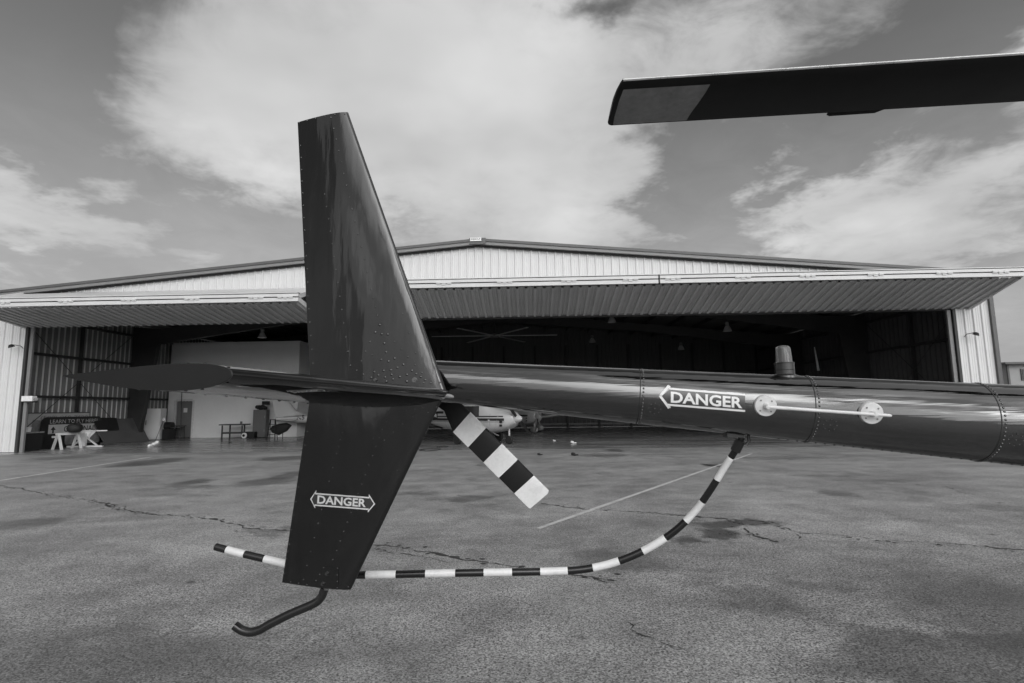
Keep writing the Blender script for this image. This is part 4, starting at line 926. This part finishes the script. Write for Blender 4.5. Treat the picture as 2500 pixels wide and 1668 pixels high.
for px, py, sx, lb in ((45, 847, 1, 'small dark gooseneck lamp on the left wall panel'), (2367, 818, -1, 'small dark gooseneck lamp on the right wall panel')):
    q = atY(px, py, -.05); r = put('wall_lamp', (q.x, -.03, q.z), lb, 'lamp', group='gooseneck lamps beside the door')
    MB().tube([(.18 * sx, -.01, -.06), (.18 * sx, -.12, .02), (.05 * sx, -.3, .05)], .016, 8).build('arm', 'trim_mid', r)
    MB().lathe([(.03, .06), (.07, .04), (.11, -.05), (.1, -.05)], (0, -.32, .0), (-.3 * sx, -.3, 1), 14).build('shade', 'seal', r)
q = atY(78, 975, -.02)
cb = put('control_box', (q.x, -.02, q.z - .12), 'small white door control box on the left jamb', 'control box')
MB().box((0, -.12, .14), (.42, .2, .2)).build('housing', 'white_gloss', cb, 0); MB().box((.06, -.12, .02), (.36, .22, .05)).build('cover', 'seal', cb, 0); MB().box((.3, -.12, .12), (.16, .1, .1)).build('switch', 'trim_mid', cb, 0)

# ------------------------------------------------------------------ signs leaning on the left wall
def on_wall(px, py, xl): q = atX(px, py, xl); return q
XS = -18.2
s0, s1 = atX(99, 1060, XS).y, atX(247, 1060, XS).y
ad = put('advertising_sign', (XS, s0, .004), 'black round-cornered flying school sign leaning on the left wall', 'sign')
L_ = s1 - s0; HT = 1.30; rr = .28
def rounded(y0, y1, z0, z1, rad, top_only=False):
    pts = []
    for (cy, cz, a0) in ((y1 - rad, z1 - rad, 0), (y0 + rad, z1 - rad, 90)): pts += [(cy + rad * math.cos(R(a0 + a)), cz + rad * math.sin(R(a0 + a))) for a in range(0, 91, 15)]
    pts += [(y0, z0), (y1, z0)] if top_only else [(cy + rad * math.cos(R(a0 + a)), cz + rad * math.sin(R(a0 + a))) for (cy, cz, a0) in ((y0 + rad, z0 + rad, 180), (y1 - rad, z0 + rad, 270)) for a in range(0, 91, 15)]
    return pts
MB().prism([(0, a, b) for a, b in rounded(0, L_, 0, HT, rr, True)], (-.05, 0, 0)).build('board', 'sign_black', ad, 30)
def sy(px, py=1050): return atX(px, py, XS).y - s0
def sz(px, py): return atX(px, py, XS).z
y0, y1 = sy(117.5), sy(241); zt_, zb_ = .98, .60
wp = MB().prism([(.003, y0, zb_), (.003, y1, zb_), (.003, y1, zt_), (.003, y0, zt_)], (.006, 0, 0)).build('white_panel', 'sign_white', ad, 0)
place_text('lettering', 'LEARN TO FLY HERE!', 'sign_white', ad, ((.004, sy(120.5), 1.03), (0, sy(235.5) - sy(120.5), 0), (0, 0, .16)), 0.0)
place_text('lettering', 'CARDINAL', 'sign_black', wp, ((.012, sy(155), .66), (0, sy(231) - sy(155), 0), (0, 0, .24)), .012)
ya = sy(129); MB().prism([(.0105, ya - .13, .76), (.0105, ya - .04, .76), (.0105, ya - .04, .62), (.0105, ya + .04, .62), (.0105, ya + .04, .76), (.0105, ya + .13, .76), (.0105, ya, .90)], (.003, 0, 0)).build('arrow', 'sign_black', wp, 0)
lp_ = MB().prism([(.003, a, b) for a, b in rounded(sy(160), sy(244), .10, .57, .12)], (.006, 0, 0)).build('lower_panel', 'sign_grey', ad, 30)
place_text('lettering', 'WI', 'sign_black', lp_, ((.012, sy(183), .36), (0, sy(199) - sy(183), 0), (0, 0, .16)), .03)
place_text('lettering', '292', 'sign_black', lp_, ((.012, sy(184), .14), (0, sy(205) - sy(184), 0), (0, 0, .14)), .03)
XP = -18.48
b0, b1 = atX(70, 1012, XP).y, atX(218, 1010, XP).y
ps = put('telephone_sign', (XP, b0, .004), 'long pale sign with a telephone number behind the black sign', 'sign')
MB().box((-.02, (b1 - b0) / 2, .88), (.04, b1 - b0, 1.16)).build('board', 'sign_white', ps, 0)
MB().box((0, (b1 - b0) / 2, 1.475), (.06, b1 - b0, .04)).build('edge_trim', 'trim', ps, 0)
place_text('lettering', '(508) 869-7620', 'sign_grey', ps, ((.002, atX(98, 1030, XP).y - b0, 1.14), (0, atX(214, 1030, XP).y - atX(98, 1030, XP).y, 0), (0, 0, .22)), .02)
MB().prism([(.002, .15, .7), (.002, .95, .62), (.002, .85, 1.15), (.002, .2, 1.2)], (.004, 0, 0)).build('faded_picture', 'sign_grey', ps, 0)
bx = put('tool_chest', (-18.12, .45, .004), 'low black tool chest beside the left jamb, white cup on top', 'chest')
MB().box((0, .45, .36), (.7, 1.0, .66)).build('body', 'blk', bx, 0); MB().box((0, .45, .71), (.74, 1.04, .05)).build('lid', 'sign_grey', bx, 0)
for z_ in (.2, .42): MB().box((.36, .45, z_), (.02, .9, .17)).build('drawer', 'blk', bx, 0)
MB().box((0, .45, .018), (.6, .9, .03)).build('plinth', 'steel', bx, 0)
cp = atX(81, 1050, -17.6)
single('paper_cup', MB().lathe([(.085, 0), (.115, .19), (.108, .19), (.08, .02), (0, .02)], (0, 0, 0), (0, 0, 1), 18), 'white_gloss', (-18.0, .95, .742), 'small white cup standing on the black tool chest', 'cup')
# sawhorse, bucket, trestle
sh = put('sawhorse', (-17.05, 1.42, .004), 'white A-frame sawhorse in front of the black sign', 'sawhorse', R(-18))
for yy in (-.1, .62):
    for sx in (-1, 1): MB().bar((sx * .28, yy, .0), (sx * .03, yy, .62), .055, .08, (0, 1, 0)).build('leg', 'whitewood', sh, 0)
MB().bar((0, -.18, .62), (0, .74, .62), .09, .09).build('beam', 'whitewood', sh, 0); MB().bar((-.42, -.06, .50), (-.05, -.06, .52), .05, .08).build('cross_rail', 'whitewood', sh, 0)
bk = put('black_bucket', (-16.72, 1.68, .67), 'round black bucket with a handle standing on the white sawhorse', 'bucket')
MB().lathe([(.16, 0), (.25, .07), (.28, .18), (.24, .3), (.18, .34), (.16, .32), (0, .32)], (0, 0, 0), (0, 0, 1), 20).build('body', 'blk', bk, 50)
MB().tube([(-.18, 0, .32), (-.16, 0, .42), (0, 0, .47), (.16, 0, .42), (.18, 0, .32)], .014, 8).build('handle', 'blk', bk)
tr = put('trestle', (-16.95, 2.55, .004), 'white braced trestle with a pale cloth hung over its top', 'trestle', R(5))
MB().bar((-.72, 0, .05), (.72, 0, .05), .1, .07).build('foot_rail', 'whitewood', tr, 0); MB().bar((0, -.12, .08), (0, -.12, .60), .2, .12, (0, 1, 0)).build('post', 'whitewood', tr, 0)
for sx in (-1, 1): MB().bar((sx * .5, -.02, .09), (sx * .06, -.02, .42), .05, .06).build('brace', 'whitewood', tr, 0)
MB().bar((-.5, 0, .70), (.85, 0, .70), .05, .05).build('top_rail', 'whitewood', tr, 0)
tz0 = MB(); top_ = [(-.42 + .84 * k / 12, .04 * math.sin(k), .73) for k in range(13)]; bot_ = [(-.42 + .84 * k / 12, -.10 + .06 * math.sin(k * 1.7), .73 - (.40 * max(0, 1 - abs(k - 3) / 3.2) + .38 * max(0, 1 - abs(k - 9) / 3.2) + .04)) for k in range(13)]
tz0.loft([top_, [lerp(a, b, .5) + Vector((0, -.07, 0)) for a, b in zip(top_, bot_)], bot_], False, False).build('cloth', 'white_gloss', tr, 60)
# leaning board with black cover
y0_, y1_ = atX(258, 1086, -17.7).y, atX(365, 1077, -17.7).y
lb = put('leaning_board', (-17.7, y0_, .004), 'large grey board leaning on the left wall', 'board')
MB().prism([(0, 0, 0), (0, y1_ - y0_, 0), (-.62, y1_ - y0_ - .1, 1.16), (-.62, -.25, 1.16)], (-.03, 0, -.02)).build('panel', 'ply', lb, 0)
MB().bar((.02, 0, .02), (.02, y1_ - y0_, .02), .05, .04).build('bottom_rail', 'cabinet', lb, 0)
cv = MB().prism([(-.02, .1, 0), (.0, 1.3, .0), (-.30, 1.45, .56), (-.34, 0, .60)], (.05, 0, .03))
single('black_cover', cv, 'blk', (-18.0, y0_ - .2, .62), 'black cover lying over the top of the grey leaning board', 'cover')
# refrigerator and neighbours
fx = atY(371, 1060, 8.2).x
fg = put('refrigerator', (fx, 8.2, .004), 'white two-door refrigerator behind the grey leaning board', 'refrigerator', R(12))
MB().box((0, .32, .84), (.78, .6, 1.62)).build('body', 'fridge', fg, 0)
for z0_, z1_ in ((1.16, 1.64), (.10, 1.13)):
    dd_ = MB().box((0, -.02, (z0_ + z1_) / 2), (.77, .06, z1_ - z0_)).build('door', 'fridge', fg, 0); MB().box((-.3, -.07, (z0_ + z1_) / 2 + (.08 if z0_ > 1 else .3)), (.03, .04, .24)).build('handle', 'trim_mid', dd_, 0)
MB().box((0, .3, .02), (.7, .5, .04)).build('plinth', 'seal', fg, 0)
gx = atY(405, 1050, 8.8).x
gr = put('black_grill', (gx, 8.8, .004), 'black covered grill between the refrigerator and the office', 'grill')
MB().loft([superell((0, 0, 0), .01, .01)] * 0 or [[Vector((a * .34, b * .3, z_)) * 1 for a, b in ((-1, -1), (1, -1), (1, 1), (-1, 1))] for z_ in (.02, .55)]).build('cabinet', 'blk', gr, 0)
MB().tube([(-.36, 0, .72), (.36, 0, .72)], .2, 16).build('hood', 'blk', gr, 40); MB().box((.5, 0, .62), (.3, .4, .04)).build('side_shelf', 'cabinet', gr, 0)
tx_ = atY(434, 1050, 9.4).x
tb = put('small_side_table', (tx_, 9.4, .004), 'small dark table against the white wall left of the grey door', 'table')
MB().box((0, 0, .70), (.62, .5, .04)).build('table_top', 'wood', tb, 0)
for sx in (-.26, .26):
    for sy_ in (-.2, .2): MB().bar((sx, sy_, 0), (sx * .9, sy_, .68), .04).build('leg', 'wood', tb, 0)
px0 = atY(437, 1060, 9.6).x
single('long_pole', MB().tube([(0, 0, 0), (-.28, .3, 2.5)], .018, 8), 'wood', (px0 + .1, 9.6, .006), 'long thin pole leaning on the white office wall', 'pole')
mx = atY(387, 1060, 7.7).x
mp = put('mop', (mx, 7.6, .004), 'mop standing upside down beside the refrigerator', 'mop')
MB().tube([(-.08, 0, 0), (.2, .12, 1.0)], .014, 8).build('handle', 'wood', mp); MB().lathe([(.03, 0), (.1, .03), (.08, .12), (.02, .2), (0, .2)], (.2, .12, .97), (.2, .1, 1), 12).build('mop_head', 'white_gloss', mp)
# floor rag
rg = MB()
for k in range(9):
    a = Vector((-.2 + .045 * k + random.uniform(-.03, .03), random.uniform(-.05, .05), .03 + .02 * k)); rg.lathe([(0, -.05), (.06, -.03), (.08, .02), (.05, .06), (0, .07)], a, (random.uniform(-1, 1), random.uniform(-1, 1), random.uniform(.3, 1)), 9)
rp = atY(377, 1090, 2.5); single('crumpled_rag', rg, 'white_gloss', (rp.x, 2.5, .0), 'crumpled white rag lying on the floor inside the door', 'rag', angle=60)
# work table and things near it
wx0, wx1 = atY(543, 1036, 9.0).x, atY(604, 1036, 9.0).x; zt2 = atY(575, 1036, 9.0).z
wt = put('work_table', ((wx0 + wx1) / 2, 9.0, .004), 'dark work table with a lower shelf along the office wall', 'table'); hw = (wx1 - wx0) / 2
MB().box((0, 0, zt2 - .02), (2 * hw, .7, .06)).build('table_top', 'wood', wt, 0); MB().box((0, 0, .30), (2 * hw - .25, .5, .09)).build('shelf', 'wood', wt, 0)
for sx in (-1, 1):
    for sy_ in (-.26, .26): MB().box((sx * (hw - .15 - (.14 if sy_ > 0 else 0)), sy_, zt2 / 2 - .03), (.06, .06, zt2 - .06)).build('leg', 'wood', wt, 0)
cx = atY(589, 1032, 9.0).x; single('tin_can', MB().lathe([(.06, 0), (.06, .12), (.05, .13), (0, .13)], (0, 0, 0), (0, 0, 1), 14), 'cabinet', (cx, 9.0, zt2 + .016), 'small tin can on the dark work table', 'can')
rx = atY(604, 1066, 9.1).x
rl = put('hose_reel', (rx, 8.75, .004), 'round white-rimmed reel on the floor by the table', 'reel'); MB().lathe([(.13, -.05), (.15, -.03), (.15, .03), (.13, .05), (.07, .05), (.07, -.05)], (0, 0, .16), (0, 1, 0), 20).build('rim', 'white_gloss', rl)
MB().lathe([(0, -.06), (.07, -.06), (.07, .06), (0, .06)], (0, 0, .16), (0, 1, 0), 14).build('hub', 'blk', rl); MB().box((.22, .3, .18), (.5, .3, .34)).build('stand', 'blk', rl, 0)
kx0, kx1 = atY(617, 1060, 9.3).x, atY(647, 1060, 9.3).x; kz = atY(632, 1000, 9.3).z
kb = put('steel_cabinet', ((kx0 + kx1) / 2, 9.3, .004), 'tall grey steel cabinet with black bags on top', 'cabinet', R(8)); kw = (kx1 - kx0) / 2
MB().box((0, .28, kz / 2 + .01), (2 * kw, .55, kz - .06)).build('body', 'cabinet', kb, 0)
for z0_, z1_ in ((.06, kz * .47), (kz * .5, kz - .05)):
    dd_ = MB().box((0, -.01, (z0_ + z1_) / 2), (2 * kw - .03, .03, z1_ - z0_)).build('door', 'cabinet', kb, 0); MB().box((kw * .8, -.035, (z0_ + z1_) / 2), (.02, .02, .14)).build('handle', 'screw', dd_, 0)
def lump(n_, sp, rad):
    mb = MB()
    for k in range(n_): mb.lathe([(0, -rad * .7), (rad * .8, -rad * .5), (rad, 0), (rad * .75, rad * .5), (0, rad * .7)], (random.uniform(-sp, sp), random.uniform(-.1, .1), rad * random.uniform(.6, 1.0)), (random.uniform(-.4, .4), random.uniform(-.4, .4), 1), 10)
    return mb
b_ = lump(6, .26, .16).box((.12, .1, .38), (.3, .3, .2)); single('black_bags', b_, 'blk', ((kx0 + kx1) / 2 + .05, 9.5, kz - .03), 'heap of black bags on top of the steel cabinet', 'bags', angle=50)
lx = atY(667, 1060, 7.7).x
ld = put('step_ladder', (lx, 7.6, .004), 'thin dark folding step ladder under the aeroplane tail', 'ladder', R(10))
for sy_, dy in ((-.25, .22), (.25, -.22)):
    for sx in (-.16, .16): MB().bar((sx * 1.2, sy_, 0), (sx * .7, sy_ + dy, 1.0), .03).build('rail', 'blk', ld, 0)
for z_ in (.25, .5, .75): MB().box((0, -.25 + .22 * z_, z_), (.3, .12, .025)).build('step', 'blk', ld, 0)
MB().box((0, 0, 1.0), (.26, .2, .03)).build('platform', 'blk', ld, 0)
cvx = atY(683, 1045, 8.0)
cvr = put('black_engine_cover', (cvx.x, 8.15, .38), 'black padded cover bundled below the aeroplane tail', 'cover')
MB().loft([superell((x_, 0, z_), .16, hh, .8, 16) for x_, z_, hh in ((-.5, .15, .03), (-.45, .12, .18), (-.1, .10, .30), (.3, .22, .22), (.46, .28, .08), (.5, .3, .02))]).build('bundle', 'blk', cvr, 50)
MB().tube([(-.3, 0, -.05), (-.3, 0, -.375)], .02, 8).build('stand_leg', 'blk', cvr); MB().tube([(.1, .0, -.1), (.1, 0, -.375)], .02, 8).build('stand_leg', 'blk', cvr)
# hose loops and litter near the door line
for k, (px, py, rx_, lb) in enumerate(((1050, 1099, .32, 'thin black hose looped on the floor left of the tail rotor'), (1080, 1092, .2, 'smaller loop of black hose lying behind the larger one'))):
    g0 = G(px, py); pts = [(rx_ * math.cos(a) * (1 + .2 * math.sin(2 * a)), rx_ * 1.8 * math.sin(a), .012 + .004 * math.sin(5 * a)) for a in [2.1 * math.pi * i / 40 for i in range(41)]]
    o = MB().tube(pts, .011, 6).build('hose_loop', 'blk'); o.location = (g0.x, g0.y, .004); tag(o, lb, 'hose', 'hose loops on the hangar threshold')
for px, py, sz_, mt, lb in ((1352, 1077, .05, 'white_gloss', 'tiny white scrap lying far inside on the dark floor'), (1397, 1083, .09, 'white_gloss', 'white scrap of paper on the floor below the boom'), (1316, 1112, .06, 'blk', 'small dark scrap on the pale threshold strip'), (1400, 1113, .08, 'blk', 'dark scrap on the threshold right of the rotor blade tip'), (560, 1082, .05, 'blk', 'small dark scrap on the floor in front of the work table')):
    g0 = G(px, py); mb = MB(); mb.lathe([(0, -sz_ * .5), (sz_ * .8, -sz_ * .4), (sz_, 0), (sz_ * .6, sz_ * .5), (0, sz_ * .6)], (0, 0, sz_ * .5), (.3, .2, 1), 8).box((sz_, 0, sz_ * .3), (sz_ * 1.6, sz_, sz_ * .4))
    o = mb.build('floor_litter', mt); o.location = (g0.x, g0.y, .005); tag(o, lb, 'litter', 'litter on the hangar floor')

# ------------------------------------------------------------------ neighbouring building on the far right
nb0 = P(2458, 890, 45)
nb = thing('neighbour_building', (nb0.x, 45, 0), 'low grey building at the far right edge behind the boom', 'building', R(-2))
MB().box((6, 5, 2.25), (12, 10, 4.5)).build('wall', 'bgwall', nb, 0)
MB().box((5.8, 4.8, 4.58), (12.9, 10.9, .16)).build('roof', 'trim', nb, 0)
MB().box((.0, -.02, 2.25), (.14, .14, 4.5)).build('corner_trim', 'trim', nb, 0)
wn = MB().box((1.6, -.03, 3.65), (1.2, .12, .95)).build('window', 'trim', nb, 0); MB().box((1.6, -.10, 3.65), (1.05, .03, .8)).build('pane', 'glass', wn, 0)
